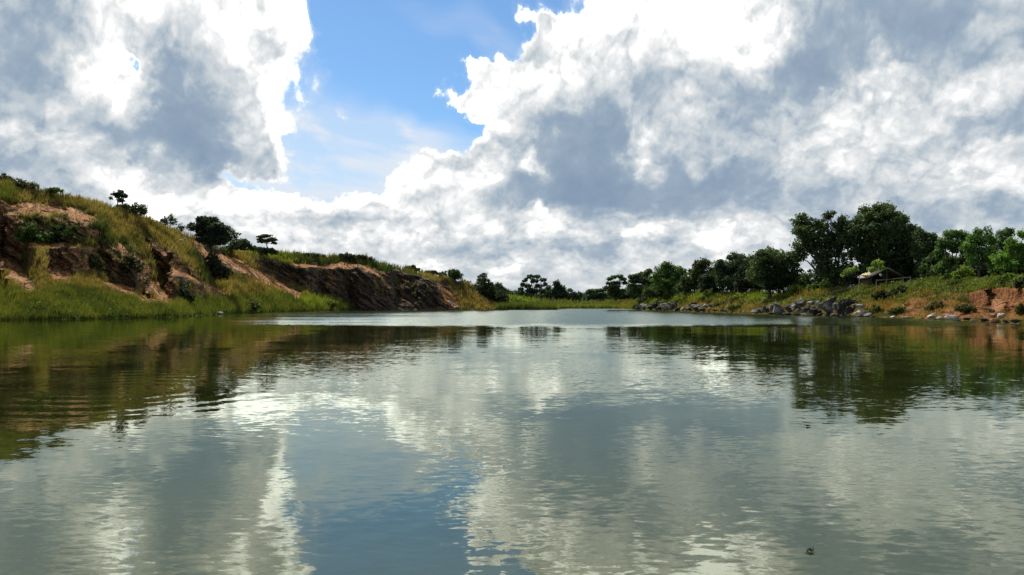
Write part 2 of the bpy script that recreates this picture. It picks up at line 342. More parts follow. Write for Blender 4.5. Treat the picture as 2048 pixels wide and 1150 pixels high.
# ------------------------------------------------------------------ water
def make_water():
    m, t, o = new_mat('lake_water')
    P = t.node('ShaderNodeTexCoord').outputs['Object']
    X, Y, Z = t.sep(P)
    def wave(scale, sx, sy, off, detail=2, rough=.5, ang=0.0):
        mp = t.node('ShaderNodeMapping'); t.put(mp.inputs[0], P)
        mp.inputs['Scale'].default_value = (sx, sy, 1); mp.inputs['Location'].default_value = (off, off * .7, off)
        mp.inputs['Rotation'].default_value = (0, 0, R(ang))
        return t.v('SUBTRACT', t.noise(mp.outputs[0], scale, detail, rough, col=True, dist=.2), (.5, .5, .5))
    patch = t.noise(P, .045, 3, .5)                       # areas of more and less breeze
    patch2 = t.noise(t.v('ADD', P, (40, 9, 0)), .16, 3, .5)
    calm = t.smooth(patch, .35, .68, .55, 1.4)
    calm2 = t.smooth(patch2, .38, .62, .5, 1.5)
    a = t.v('SCALE', wave(.55, .45, 1.0, 3, 2, .45, 6), sc_=WAVE_A)
    b = t.v('SCALE', wave(2.2, .45, 1.0, 11, 3, .5, -8), sc_=t.m('MULTIPLY', calm, WAVE_B))
    c = t.v('SCALE', wave(11.0, .5, 1.0, 23, 4, .6, 14), sc_=t.m('MULTIPLY', t.m('MULTIPLY', calm2, calm), t.smooth(Y, 45, 6, WAVE_C * .4, WAVE_C)))
    sl = t.v('ADD', t.v('ADD', a, b), c)
    # rings spreading from a point off the left shore
    rel = t.v('SUBTRACT', P, (-8.0, 16.0, 0)); rr = t.v('LENGTH', rel)
    rr2 = t.m('ADD', rr, t.m('MULTIPLY', patch2, 2.5))
    env = t.m('MULTIPLY', t.smooth(rr, .2, 1.0), t.smooth(rr, 7.5, 2.0))
    ring = t.m('MULTIPLY', t.m('SINE', t.m('MULTIPLY', rr2, 9.0)), t.m('MULTIPLY', env, .008))
    sl = t.v('ADD', sl, t.v('SCALE', t.v('NORMALIZE', rel), sc_=ring))
    # the breeze line: beyond it the surface is ruffled
    edge = t.m('ADD', Y, t.m('MULTIPLY', t.m('SUBTRACT', t.noise(t.v('MULTIPLY', P, (.5, .35, 1)), .25, 6, .75), .5), 15.0))
    lat = t.m('DIVIDE', X, t.m('MAXIMUM', Y, 1.0))
    latn = t.m('ADD', lat, t.m('MULTIPLY', t.m('SUBTRACT', patch2, .5), .12))
    ruf = t.m('MULTIPLY', t.smooth(edge, 56, 74), t.smooth(latn, -.42, -.26))
    stk = t.noise(t.v('MULTIPLY', P, (.02, .16, 1)), 1.0, 4, .6)
    ruf = t.m('MULTIPLY', ruf, t.m('ADD', t.smooth(stk, .36, .50), t.smooth(lat, -.2, .02), clamp=True))
    r = t.v('SCALE', wave(3.0, .6, 1.0, 31, 3, .6), sc_=t.m('MULTIPLY', ruf, RUFFLE))
    rx_, ry_, rz_ = t.sep(r); r = t.comb(rx_, t.m('SUBTRACT', t.m('MULTIPLY', t.m('ABSOLUTE', ry_), -1.0), t.m('MULTIPLY', ruf, .045)), 0.0)   # facets leaning to the viewer hide the ones leaning away
    sl = t.v('ADD', sl, r)
    N = t.v('NORMALIZE', t.v('ADD', t.v('MULTIPLY', sl, (.8, 1, 0)), (0, 0, 1)))
    fr = t.node('ShaderNodeFresnel'); fr.inputs[0].default_value = WATER_IOR; t.l.new(N, fr.inputs['Normal'])
    gl = t.node('ShaderNodeBsdfGlossy'); gl.inputs['Color'].default_value = (.91, .96, .82, 1)
    t.put(gl.inputs['Roughness'], t.m('MULTIPLY_ADD', ruf, .08, .012)); t.l.new(N, gl.inputs['Normal'])
    df = t.node('ShaderNodeBsdfDiffuse')
    mur = t.mix(t.smooth(t.noise(P, .35, 4, .5), .35, .65), WATER_BODY1, WATER_BODY2)
    mur = t.mix(t.smooth(t.m('ADD', Y, t.m('MULTIPLY', patch2, 4.0)), 11, 4.5), mur, (.050, .056, .018))      # silty shallows at the near end
    t.put(df.inputs['Color'], mur)
    mx = t.node('ShaderNodeMixShader'); t.l.new(fr.outputs[0], mx.inputs[0])
    t.l.new(df.outputs[0], mx.inputs[1]); t.l.new(gl.outputs[0], mx.inputs[2]); t.l.new(mx.outputs[0], o.inputs[0])
    S = 4000
    ob = mesh_np('water', [(-S, -S, 0), (S, -S, 0), (S, S, 0), (-S, S, 0)], [(0, 1, 2, 3)], m)
    tag(ob, kind='structure')
make_water()

# ------------------------------------------------------------------ terrain: one sheet from the lake bed to the horizon
def tab(px, pts): return np.interp(px, [p[0] for p in pts], [p[1] for p in pts])
SHORE = [(0, 640), (150, 638.5), (345, 634), (400, 631.5), (450, 628.5), (480, 627.3), (560, 624.8), (700, 621.5), (900, 620.3), (1005, 619.5), (1108, 619.3),
         (1122, 617.2), (1240, 617.4), (1300, 620), (1400, 624), (1500, 627.4), (1580, 630), (1750, 634.5), (1830, 637.5), (1950, 643), (2048, 648.5)]
CREST = [(-150, 325), (0, 367), (100, 385), (200, 408), (300, 441), (400, 481), (450, 499), (500, 507), (550, 510), (600, 513), (650, 517), (700, 519), (740, 519), (760, 530), (800, 538), (850, 548), (900, 557), (950, 574), (1005, 592), (1060, 599), (1115, 603.5), (1200, 603.5), (1250, 598), (1300, 601), (1360, 590), (1400, 586), (1500, 589), (1560, 591), (1600, 582), (1650, 580), (1700, 580), (1750, 577), (1800, 574), (1830, 568), (1870, 560), (1900, 562), (1950, 564), (2048, 556), (2200, 541)]
CD = [(-150, 108), (0, 116), (200, 126), (345, 146), (480, 184), (600, 205), (700, 222), (800, 232), (900, 236), (1005, 262), (1060, 300), (1115, 335), (1200, 340),
      (1250, 310), (1300, 250), (1400, 190), (1500, 166), (1600, 146), (1700, 128), (1800, 116), (1900, 104), (2048, 86), (2200, 76)]
def shore_D(px):
    ys = tab(px, SHORE); D = CH * F / (ys - HY)
    D = np.where(px < 0, 85 * 1024 / (1024 - np.minimum(px, 0)), D)
    return np.where(px > 2048, D * 0 + 67.4 * 1024 / (np.maximum(px, 2048) - 1024), D)
def crest(px):
    yc = tab(px, CREST); Dc = tab(px, CD)
    lo = px < -150; hi = px > 2200
    Dl = 108 * 1174 / (1024 - np.minimum(px, -150)); Dh = 76 * 1176 / (np.maximum(px, 2200) - 1024)
    Dc = np.where(lo, Dl, np.where(hi, Dh, Dc))
    yc = np.where(lo, HY - (21.2 - CH) * F / Dc, np.where(hi, HY - (5.4 - CH) * F / Dc, yc))
    return yc, Dc
# zones of the banks, as outlines on the slope (photo columns / rows)
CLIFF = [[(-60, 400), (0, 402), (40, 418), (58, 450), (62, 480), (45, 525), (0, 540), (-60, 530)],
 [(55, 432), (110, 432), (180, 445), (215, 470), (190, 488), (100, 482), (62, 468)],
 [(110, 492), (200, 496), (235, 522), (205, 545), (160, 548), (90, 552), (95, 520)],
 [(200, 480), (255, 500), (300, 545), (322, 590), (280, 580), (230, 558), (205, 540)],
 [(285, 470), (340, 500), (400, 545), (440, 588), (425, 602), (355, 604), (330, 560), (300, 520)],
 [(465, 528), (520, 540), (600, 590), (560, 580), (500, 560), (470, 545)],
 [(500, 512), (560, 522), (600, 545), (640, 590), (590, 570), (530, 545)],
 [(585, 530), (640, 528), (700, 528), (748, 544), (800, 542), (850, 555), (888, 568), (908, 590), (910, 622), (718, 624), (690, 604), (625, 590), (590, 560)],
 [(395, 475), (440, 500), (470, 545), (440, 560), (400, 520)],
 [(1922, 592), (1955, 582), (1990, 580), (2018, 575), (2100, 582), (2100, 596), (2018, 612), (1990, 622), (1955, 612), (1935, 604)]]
LEDGE = [[(15, 410), (60, 404), (130, 414), (170, 424), (205, 446), (180, 448), (120, 433), (60, 430), (30, 422)],
 [(80, 484), (170, 490), (182, 494), (100, 501), (60, 500)], [(235, 478), (270, 505), (300, 538), (297, 549), (258, 522), (235, 495)],
 [(90, 546), (157, 540), (150, 556), (105, 562)], [(190, 560), (250, 568), (300, 592), (345, 612), (295, 612), (230, 582)],
 [(300, 550), (325, 572), (352, 600), (338, 611), (312, 596), (302, 572)], [(430, 504), (500, 530), (560, 562), (612, 600), (598, 604), (535, 570), (440, 520)],
 [(350, 530), (400, 560), (462, 590), (455, 594), (400, 572), (345, 545)], [(575, 522), (640, 534), (700, 523), (748, 538), (762, 556), (720, 537), (600, 536)],
 [(868, 560), (905, 588), (918, 617), (898, 617), (880, 585)], [(0, 505), (30, 520), (60, 560), (85, 590), (50, 590), (20, 560)], [(370, 470), (420, 500), (440, 520), (400, 510)],
 [(1992, 590), (2008, 590), (2000, 622), (1982, 626), (1980, 612)]]
SOIL = [[(1690, 590), (1780, 584), (1890, 585), (1990, 576), (2100, 575), (2100, 640), (1990, 640), (1800, 634), (1700, 615)],
 [(1240, 606), (1262, 603), (1262, 616), (1238, 616)], [(1380, 605), (1470, 600), (1480, 612), (1390, 614)], [(1590, 590), (1690, 584), (1690, 600), (1590, 600)], [(90, 395), (160, 405), (100, 415)], [(920, 575), (1000, 600), (960, 618), (905, 605)]]
LIME = [[(450, 488), (500, 500), (560, 512), (592, 524), (560, 533), (520, 520), (470, 502)], [(1005, 586), (1060, 597), (1070, 606), (1005, 606)], [(1470, 585), (1570, 590), (1640, 574), (1560, 606), (1480, 606)],
 [(1300, 598), (1420, 592), (1440, 600), (1300, 608)], [(600, 595), (640, 596), (705, 615), (600, 618)], [(740, 525), (800, 545), (830, 552), (770, 545)], [(1730, 566), (1850, 556), (1850, 566), (1740, 574)], [(1950, 552), (2100, 548), (2100, 570), (1950, 572)]]
GREEN = [[(-60, 560), (60, 585), (130, 575), (200, 590), (340, 612), (430, 600), (600, 590), (720, 612), (720, 640), (-60, 660)], [(60, 430), (200, 440), (240, 500), (180, 495), (60, 490)],
 [(0, 370), (40, 380), (20, 410), (-60, 410)], [(500, 500), (760, 512), (860, 550), (740, 540), (600, 530)], [(420, 470), (540, 495), (500, 505), (430, 495)], [(1000, 585), (2300, 500), (2300, 590), (1700, 590), (1240, 620), (1000, 630)]]
DARKV = [[(55, 435), (215, 448), (215, 480), (150, 490), (60, 485)], [(385, 500), (465, 500), (460, 560), (400, 560)], [(210, 470), (260, 480), (300, 530), (220, 560), (195, 520)], [(600, 505), (760, 510), (850, 548), (780, 545), (600, 525)], [(720, 545), (880, 575), (890, 600), (720, 590)], [(340, 575), (430, 560), (440, 610), (340, 612)]]
def inpoly(X, Y, poly):
    r = np.zeros(X.shape, bool); n = len(poly); j = n - 1
    for i in range(n):
        (x1, y1), (x2, y2) = poly[i], poly[j]
        if y1 != y2: r ^= ((y1 > Y) != (y2 > Y)) & (X < (x2 - x1) * (Y - y1) / (y2 - y1) + x1)
        j = i
    return r
def blur(a, n, ax):
    if n < 1: return a
    k = np.ones(2 * n + 1) / (2 * n + 1); p = [(0, 0), (0, 0)]; p[ax] = (n, n)
    b = np.cumsum(np.pad(np.pad(a, p, mode='edge'), [(1, 0) if i == ax else (0, 0) for i in range(2)]), axis=ax)
    return (np.take(b, range(2 * n + 1, b.shape[ax]), ax) - np.take(b, range(0, b.shape[ax] - 2 * n - 1), ax)) / (2 * n + 1)
def ncoarse(a, b, n, p=2.0): return a + (b - a) * (np.linspace(0, 1, n) ** p)
cols = np.concatenate([-np.linspace(9000, 400, 60)[:-1] ** 1.0, np.arange(-400, -120, 10.), np.arange(-120, 2170, 2.), np.arange(2170, 2450, 10.), np.linspace(2450, 9000, 50)])
NT_ = 240
tt = np.linspace(0, 1, NT_)
PX, T = np.meshgrid(cols, tt, indexing='ij')
ys = HY + CH * F / shore_D(cols); yc, Dc = crest(cols); Ds = shore_D(cols)
PY = ys[:, None] + (yc - ys)[:, None] * T
# ragged outlines
nx = 9 * fbm2(PX / 38, PY / 22, 5, .6, 200); ny = 7 * fbm2(PX / 38 + 40, PY / 22, 5, .6, 210)
def mask(polys, b=1):
    m = np.zeros(PX.shape)
    for p in polys: m = np.maximum(m, inpoly(PX + nx, PY + ny, p))
    return blur(blur(m, b, 0), b, 1)
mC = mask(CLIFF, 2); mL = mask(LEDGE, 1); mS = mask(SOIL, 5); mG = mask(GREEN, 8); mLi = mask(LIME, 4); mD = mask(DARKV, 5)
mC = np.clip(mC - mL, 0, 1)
wgt = 1 - .9 * np.clip(mC, 0, 1) + 1.3 * mL + .35 * fbm2(PX / 60, PY / 18, 4, .55, 220)
wgt = np.maximum(blur(wgt, 3, 0), .05)
cum = np.cumsum(wgt, axis=1); cum = (cum - cum[:, :1]) / (cum[:, -1:] - cum[:, :1])
DD = Ds[:, None] + (Dc - Ds)[:, None] * cum
GX = (PX - 1024) / F * DD; GY = DD.copy(); GZ = CH + (HY - PY) / F * DD
GZ[:, 0] = 0
# relief: fractal lumps, dipping strata on rock
h = np.minimum(T * 12, 1)
rk = np.clip(mC + .8 * mL, 0, 1)
left = sstep(-GX, -5, 15)
strat = (GZ * .80 + GX * .60)
s1 = fbm3(GX * .10, GY * .10, GZ * .10, 4); s2 = fbm3(GX * .45, GY * .45, GZ * .45, 5); s3 = fbm3(GX * .35 + 7, GY * .35, strat * 1.6, 5, .6, True)
blk = strat / 1.7 + 1.2 * s1 + .4 * s2; saw = (blk - np.floor(blk)); saw = np.where(saw < .75, saw / .75, (1 - saw) / .25)
gully = fbm3(GX * .9, GX * 0, GZ * .18 + 3, 4, .55, True); rr_ = (PX > 1500) * mC
rk = rk * (1 - (PX > 1500)); s3 = s3 * (1 - (PX > 1500) * .8)
s4 = fbm3(GX * 1.4, GY * 1.0, strat * 3.6, 4, .6, True)
dep = 1.8 * rr_ * gully - .45 * rk * s4 + 2.2 * s1 + 1.0 * s2 * (.5 + rk) + rk * (-.9 * (saw - .5) * left - 1.5 * s3)
GY2 = GY + dep * h * 1.0
GZ2 = GZ + h * (.35 * s2 * (.3 + rk)) * (GZ > 1.2)
GX2 = GX + h * .5 * vnoise3(GX * .5 + 9, GY * .5, GZ * .5) * rk
# lake bed in front and the land behind the crest
bed = [(.80, -2.5), (.93, -1.2), (.985, -.35)]
rowsX, rowsY, rowsZ = [], [], []
for k, zb in bed:
    D_ = Ds * k; rowsX.append((cols - 1024) / F * D_); rowsY.append(D_); rowsZ.append(np.full_like(D_, zb))
nb = len(bed)
bx, by, bz = [], [], []
Db, zb_ = GY2[:, -1], GZ2[:, -1]
back = [1.01, 1.03, 1.06, 1.1, 1.15, 1.22, 1.32, 1.45, 1.7, 2.1, 3, 5, 9, 18, 30]
def plateau(px, k, z0, D):
    z = np.minimum(z0, CH + (z0 - CH) * 1.0) + .35 * fbm3((px - 1024) / F * D * .05, D * .05, 0 * D, 3) * np.minimum(1, (k - 1) * 6)
    far = sstep(np.log(D), math.log(320), math.log(900)); z = z * (1 - far) + 1.2 * far
    return z - (k - 1) * .5 * (k < 1.5)
for k in back:
    D_ = Db * k; bx.append((cols - 1024) / F * D_); by.append(D_); bz.append(plateau(cols, k, zb_, D_))
AX = np.column_stack(rowsX + [GX2] + bx); AY = np.column_stack(rowsY + [GY2] + by); AZ = np.column_stack(rowsZ + [GZ2] + bz)
def padm(m, back_val=None):
    return np.column_stack([m[:, :1] * 0] * nb + [m] + [m[:, -1:] * (1 if back_val is None else 0) + (back_val or 0)] * len(back))
nc, nr = AX.shape
idx = np.arange(nc * nr).reshape(nc, nr)
fc = np.stack([idx[:-1, :-1], idx[1:, :-1], idx[1:, 1:], idx[:-1, 1:]], -1).reshape(-1, 4)
def ground_mat():
    m, t, o = new_mat('bank_ground')
    P = t.node('ShaderNodeTexCoord').outputs['Object']
    def at(n): return t.node('ShaderNodeAttribute', attribute_name=n).outputs['Fac']
    X, Y, Z = t.sep(P)
    n1 = t.noise(P, .9, 8, .65); n2 = t.noise(P, .22, 5, .6); n3 = t.noise(P, 3.5, 6, .7)
    st = t.m('ADD', t.m('MULTIPLY', Z, .8), t.m('MULTIPLY', X, .6))
    SP = t.comb(t.m('MULTIPLY', X, .35), t.m('MULTIPLY', Y, .35), t.m('MULTIPLY', st, 3.2))
    ns = t.noise(SP, 1.0, 7, .65, .4)
    vr = t.m('ADD', t.m('MULTIPLY', ns, .5), t.m('MULTIPLY', n3, .5))
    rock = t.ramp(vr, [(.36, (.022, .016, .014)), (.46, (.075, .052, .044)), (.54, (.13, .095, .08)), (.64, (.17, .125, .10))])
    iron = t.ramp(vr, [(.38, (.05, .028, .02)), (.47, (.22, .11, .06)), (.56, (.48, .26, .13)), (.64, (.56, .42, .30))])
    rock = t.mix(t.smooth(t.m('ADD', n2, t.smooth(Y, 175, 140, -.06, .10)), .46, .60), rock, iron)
    led = t.ramp(vr, [(.38, (.03, .018, .014)), (.44, (.20, .085, .045)), (.50, (.50, .21, .08)), (.57, (.60, .34, .17)), (.63, (.70, .56, .43))])
    ck = t.voro(t.v('ADD', SP, t.v('SCALE', t.noise(P, 1.2, 4, .6, col=True), sc_=.9)), .75, 'DISTANCE_TO_EDGE')
    led = t.mix(t.smooth(ck, .05, .0), led, (.03, .018, .014))
    nv = t.noise(t.v('MULTIPLY', P, (2.2, 2.2, .35)), 1.0, 6, .65)
    soil = t.ramp(t.m('ADD', t.m('MULTIPLY', n1, .4), t.m('MULTIPLY', nv, .6)), [(.36, (.045, .02, .01)), (.47, (.20, .08, .03)), (.55, (.38, .16, .06)), (.66, (.56, .30, .14))])
    gr = t.ramp(n1, [(.3, (.045, .045, .012)), (.55, (.13, .115, .03)), (.75, (.22, .17, .06))])
    grn = t.ramp(n1, [(.3, (.03, .045, .010)), (.55, (.08, .11, .022)), (.75, (.14, .17, .04))])
    ero = t.m('SUBTRACT', t.m('MULTIPLY', n1, 2.2), 1.15)
    ero2 = t.m('ADD', ero, t.m('MULTIPLY', t.m('SUBTRACT', ns, .5), 1.6))
    def edge(a, e_=ero): return t.smooth(t.m('ADD', a, e_), .38, .58)
    c = t.mix(at('green'), gr, grn)
    c = t.mix(edge(at('soil')), c, soil)
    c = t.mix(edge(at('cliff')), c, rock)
    c = t.mix(edge(at('ledge'), ero2), c, led)
    pr = t.node('ShaderNodeBsdfPrincipled'); t.put(pr.inputs['Base Color'], c); pr.inputs['Roughness'].default_value = .9
    pr.inputs['Specular IOR Level'].default_value = .15
    b = t.node('ShaderNodeBump'); b.inputs['Strength'].default_value = 1.0; b.inputs['Distance'].default_value = .8
    t.put(b.inputs['Height'], t.m('ADD', ns, t.m('MULTIPLY', n3, .5))); t.l.new(b.outputs[0], pr.inputs['Normal'])
    t.l.new(pr.outputs[0], o.inputs[0]); return m
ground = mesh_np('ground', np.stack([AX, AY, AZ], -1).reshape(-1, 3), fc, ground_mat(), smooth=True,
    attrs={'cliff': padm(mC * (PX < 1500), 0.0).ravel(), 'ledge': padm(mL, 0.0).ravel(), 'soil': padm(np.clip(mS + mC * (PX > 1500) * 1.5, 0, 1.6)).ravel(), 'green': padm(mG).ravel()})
tag(ground, kind='structure')
def gsample(px, t):
    """point on the bank for column px and slope parameter t (0 shore, 1 crest)"""
    ci = np.interp(px, cols, np.arange(len(cols))); ri = np.clip(t, 0, 1) * (NT_ - 1)
    c0 = np.clip(ci.astype(int), 0, len(cols) - 2); r0 = np.clip(ri.astype(int), 0, NT_ - 2); fc_ = ci - c0; fr = ri - r0
    def s(A): return (A[c0, r0] * (1 - fc_) * (1 - fr) + A[c0 + 1, r0] * fc_ * (1 - fr) + A[c0, r0 + 1] * (1 - fc_) * fr + A[c0 + 1, r0 + 1] * fc_ * fr)
    return s
def gpoint(px, py):
    """ground point seen at photo position (px, py)"""
    ysv = HY + CH * F / shore_D(np.array([px * 1.]))[0]; ycv = crest(np.array([px * 1.]))[0][0]
    t = np.array([np.clip((py - ysv) / (ycv - ysv), 0, 1)]); s = gsample(np.array([px * 1.]), t)
    return np.array((s(GX2)[0], s(GY2)[0], s(GZ2)[0]))
def plat_z(px, D):
    """height of the land behind the crest"""
    c = np.array([px * 1.]); i = int(np.interp(px, cols, np.arange(len(cols)))); 
    return float(np.interp(D / Db[i], [1.0] + back, [zb_[i]] + [bz[j][i] for j in range(len(back))]))

# ------------------------------------------------------------------ foliage geometry
def leaves(C, rad, n, size, col, rg, flat=.5, up=.0, squash=1.0, jit=.22):
    """diamond leaves round cluster centres C (N,3); returns verts, faces, colours"""
    N = len(C); C = np.repeat(C, n, 0); r = np.repeat(np.broadcast_to(rad, (N,)), n); cc = np.repeat(np.broadcast_to(col, (N, 3)), n, 0)
    d = rg.normal(size=(N * n, 3)); d /= np.linalg.norm(d, axis=1, keepdims=True)
    p = C + d * (r * rg.random(N * n) ** .5)[:, None] * np.array((1, 1, squash))
    nrm = rg.normal(size=(N * n, 3)) * (1, 1, 1) + np.array((0, 0, up)) + d * flat; nrm /= np.linalg.norm(nrm, axis=1, keepdims=True)
    a = np.cross(nrm, rg.normal(size=(N * n, 3))); a /= np.linalg.norm(a, axis=1, keepdims=True); b = np.cross(nrm, a)
    s = (size * (.6 + .8 * rg.random(N * n)))[:, None]
    v = np.stack([p - a * s * .5, p - b * s * .32, p + a * s * .6, p + b * s * .32], 1).reshape(-1, 3)
    cc = cc * (1 + jit * rg.normal(size=(N * n, 1))); cc = np.clip(cc, .004, 1)
    return v, np.arange(N * n * 4).reshape(-1, 4), np.repeat(cc, 4, 0)
def blades(P, hgt, wid, col, rg, nb=5, lean=.35, spread=.25, cj=.2):
    N = len(P); P = np.repeat(P, nb, 0); H = np.repeat(hgt, nb) * (.55 + .6 * rg.random(N * nb)); Wd = np.repeat(wid, nb); cc = np.repeat(col, nb, 0)
    th = rg.random(N * nb) * 2 * np.pi; dr = np.stack([np.cos(th), np.sin(th), 0 * th], -1)
    p0 = P + dr * (np.repeat(hgt, nb) * spread * rg.random(N * nb))[:, None] - np.array((0, 0, .08))
    th2 = rg.random(N * nb) * 2 * np.pi; sd_ = np.stack([np.cos(th2), np.sin(th2) * .5, 0 * th2], -1)
    tip = p0 + np.array((0, 0, 1.)) * H[:, None] + dr * (H * lean * rg.random(N * nb))[:, None] + np.array((.12, 0, 0)) * H[:, None]
    mid = p0 * .45 + tip * .55 + np.array((0, 0, .06)) * H[:, None]
    v = np.stack([p0 - sd_ * Wd[:, None] * .5, p0 + sd_ * Wd[:, None] * .5, mid + sd_ * Wd[:, None] * .45, tip], 1)
    v2 = mid - sd_ * Wd[:, None] * .45
    V = np.concatenate([v, v2[:, None]], 1).reshape(-1, 3); b = np.arange(N * nb)[:, None] * 5
    Fq = np.concatenate([b + np.array([[0, 1, 2, 4]])], 0); Ft = np.concatenate([b + np.array([[4, 2, 3, 3]])], 0)
    cc = np.clip(cc * (1 + cj * rg.normal(size=(N * nb, 1))), .004, 1)
    # quads plus tip triangles as thin quads: the tip is split in two points
    V = np.concatenate([V.reshape(-1, 5, 3), (v[:, 3] + sd_ * Wd[:, None] * .08)[:, None]], 1).reshape(-1, 3); b = np.arange(N * nb)[:, None] * 6
    Fc = np.concatenate([b + np.array([[0, 1, 2, 4]]), b + np.array([[4, 2, 5, 3]])], 0)
    return V, Fc, np.repeat(cc, 6, 0)

# ------------------------------------------------------------------ grass on the banks (uncountable)
def scatter(n, lo, hi, seed, tlo=0., thi=1.):
    rg = np.random.default_rng(seed); px = lo + (hi - lo) * rg.random(n); t = tlo + (thi - tlo) * rg.random(n)
    return rg, px, t
def hgt_px(px):
    ysv = HY + CH * F / shore_D(px); return ysv - crest(px)[0]
GOLD = np.array((.25, .185, .065)); GRN = np.array((.115, .135, .030)); LIM = np.array((.23, .29, .035)); DRK = np.array((.045, .065, .022)); BRN = np.array((.27, .155, .045))
def build_grass():
    n = 230000
    rg, px, t = scatter(n, -118, 2165, 1)
    keep = rg.random(n) < hgt_px(px) / 260
    px, t = px[keep], t[keep]; s = gsample(px, t)
    c, l, so_, g, li, dk = (s(m_) for m_ in (mC, mL, mS, mG, mLi, mD))
    P = np.stack([s(GX2), s(GY2), s(GZ2)], -1)
    nz = fbm3(P[:, 0] * .25, P[:, 1] * .25, P[:, 2] * .25, 4) ; nz2 = fbm3(P[:, 0] * .9, P[:, 1] * .9, P[:, 2] * .9, 3)
    dens = np.clip(1.0 - (1.35 - .5 * (px > 1500)) * c - 1.7 * l - (.45 + .35 * (px > 1780)) * so_ * (px > 1200) + 1.0 * nz + .5 * nz2 + .5 * li + .3 * dk, .05, 1)
    k = rg.random(len(px)) < dens
    px, t, P, g, li, dk, so_, nz, nz2, c, l_ = (a[k] for a in (px, t, P, g, li, dk, so_, nz, nz2, c, l))
    right = px > 1150
    base = GOLD * (1 - g)[:, None] + GRN * g[:, None]
    base = base * (1 - li)[:, None] + LIM * li[:, None]
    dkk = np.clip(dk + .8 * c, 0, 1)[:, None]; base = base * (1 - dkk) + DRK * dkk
    so2 = (np.clip(so_ * 1.2, 0, 1) * (right * .85 + .15))[:, None]; base = base * (1 - so2) + BRN * so2
    v = sstep(nz + .5 * nz2, -.1, .45)[:, None]; base = base * (1 - v * .6) + np.where(g[:, None] > .5, np.array((.20, .20, .045)), np.array((.34, .27, .12))) * v * .6
    v = sstep(-nz - .4 * nz2, .0, .5)[:, None]; base = base * (1 - v * .75) + np.array((.055, .075, .02)) * v * .75
    D = P[:, 1]
    rock_ = np.clip(c, 0, 1); hh = (1 - .35 * np.clip(rock_ + 2 * l_, 0, 1)) * (.45 + .45 * rg.random(len(D)) + .4 * np.clip(nz2, 0, 1)) * (1 + .35 * (g > .5) - .3 * right) * np.clip(D / 110, .8, 1.5)
    wd = .055 * D / 100
    dry = (base[:, 0] > base[:, 1])
    for nm, sel in (('dry_grass', dry), ('green_grass', ~dry)):
        V, Fq, cc = blades(P[sel], hh[sel], wd[sel], base[sel], rg)
        tag(mesh_np(nm, V, Fq, M['grass'], col=cc), kind='stuff')
build_grass()
def build_reeds():
    rg = np.random.default_rng(3); n = 9000
    px = 985 + 128 * rg.random(n) ** .8; D = 236 + 22 * rg.random(n)
    P = np.stack([(px - 1024) / F * D, D, np.full(n, -.05)], -1)
    col = np.array((.10, .13, .03)) * (1 + .25 * rg.normal(size=(n, 1)))
    V, Fq, cc = blades(P, np.full(n, 1.9) * (.8 + .4 * rg.random(n)) * np.clip((1125 - px) / 60, .75, 1.1), np.full(n, .12), np.clip(col, .01, 1), rg, nb=3, lean=.2, spread=.1)
    px = 1112 + 190 * rg.random(n); D = shore_D(px) + 1 + 26 * rg.random(n); 
    P2 = np.stack([(px - 1024) / F * D, D, .25 + .05 * rg.random(n)], -1)
    V2, F2, c2 = blades(P2, np.full(n, 1.3), np.full(n, .13), np.clip(np.array((.17, .19, .045)) * (1 + .25 * rg.normal(size=(n, 1))), .01, 1), rg, nb=3, lean=.3, spread=.2)
    tag(mesh_np('reeds', np.concatenate([V, V2]), np.concatenate([Fq, F2 + len(V)]), M['grass'], col=np.concatenate([cc, c2])), kind='stuff')
build_reeds()
# low leafy ground cover of the right bank and patches on the left
def build_cover():
    rg = np.random.default_rng(4); out = []
    def lumps(n, lo, hi, tlo, thi, col, rmin, rmax, lean=0, zone=None, thr=.4):
        px = lo + (hi - lo) * rg.random(n); t = tlo + (thi - tlo) * rg.random(n)
        k = rg.random(n) < hgt_px(px) / (60 if lo > 1100 else 200); px, t = px[k], t[k]; s = gsample(px, t)
        if zone is not None:
            k = s(zone) > thr; px, t = px[k], t[k]; s = gsample(px, t)
        k = (s(mL) < .35) & ~((s(mC) > .3) & (px > 1500)) & ~((s(mS) > .5) & (px > 1720) & (rg.random(len(px)) < .7)); px, t = px[k], t[k]; s = gsample(px, t)
        P = np.stack([s(GX2), s(GY2), s(GZ2)], -1); r = rmin + (rmax - rmin) * rg.random(len(px)) ** 2
        P[:, 2] += r * .35
        col = np.array(col) * (1 + .22 * rg.normal(size=(len(px), 1))) * np.array((1, 1, 1)) + np.array((.03, .02, 0)) * rg.random((len(px), 1))
        return leaves(P, r, 60, .21 * np.clip(np.repeat(P[:, 1], 60) / 110, .7, 1.8), np.clip(col, .01, 1), rg, .6, .6, .7)
    out.append(lumps(1500, 1230, 2165, .45, 1, (.115, .165, .028), .45, 1.1))
    out.append(lumps(420, 1230, 2165, .12, .8, (.15, .12, .035), .4, .9))
    out.append(lumps(260, 1230, 2165, .35, 1, (.035, .06, .018), .4, 1.1))
    out.append(lumps(420, -110, 700, .0, .3, (.075, .125, .022), .4, 1.0, zone=mG))
    out.append(lumps(600, -110, 1000, .05, .95, (.04, .06, .02), .4, 1.0, zone=mD))
    out.append(lumps(260, -110, 900, .1, .9, (.055, .07, .025), .3, .8, zone=mC, thr=.3))
    out.append(lumps(500, 1000, 1300, .3, 1, (.11, .16, .03), .8, 1.6))
    V = []; Fs = []; Cs = []; b = 0
    for v, f, c in out: V.append(v); Fs.append(f + b); Cs.append(c); b += len(v)
    tag(mesh_np('undergrowth', np.concatenate(V), np.concatenate(Fs), M['leaf'], col=np.concatenate(Cs)), kind='stuff')
build_cover()

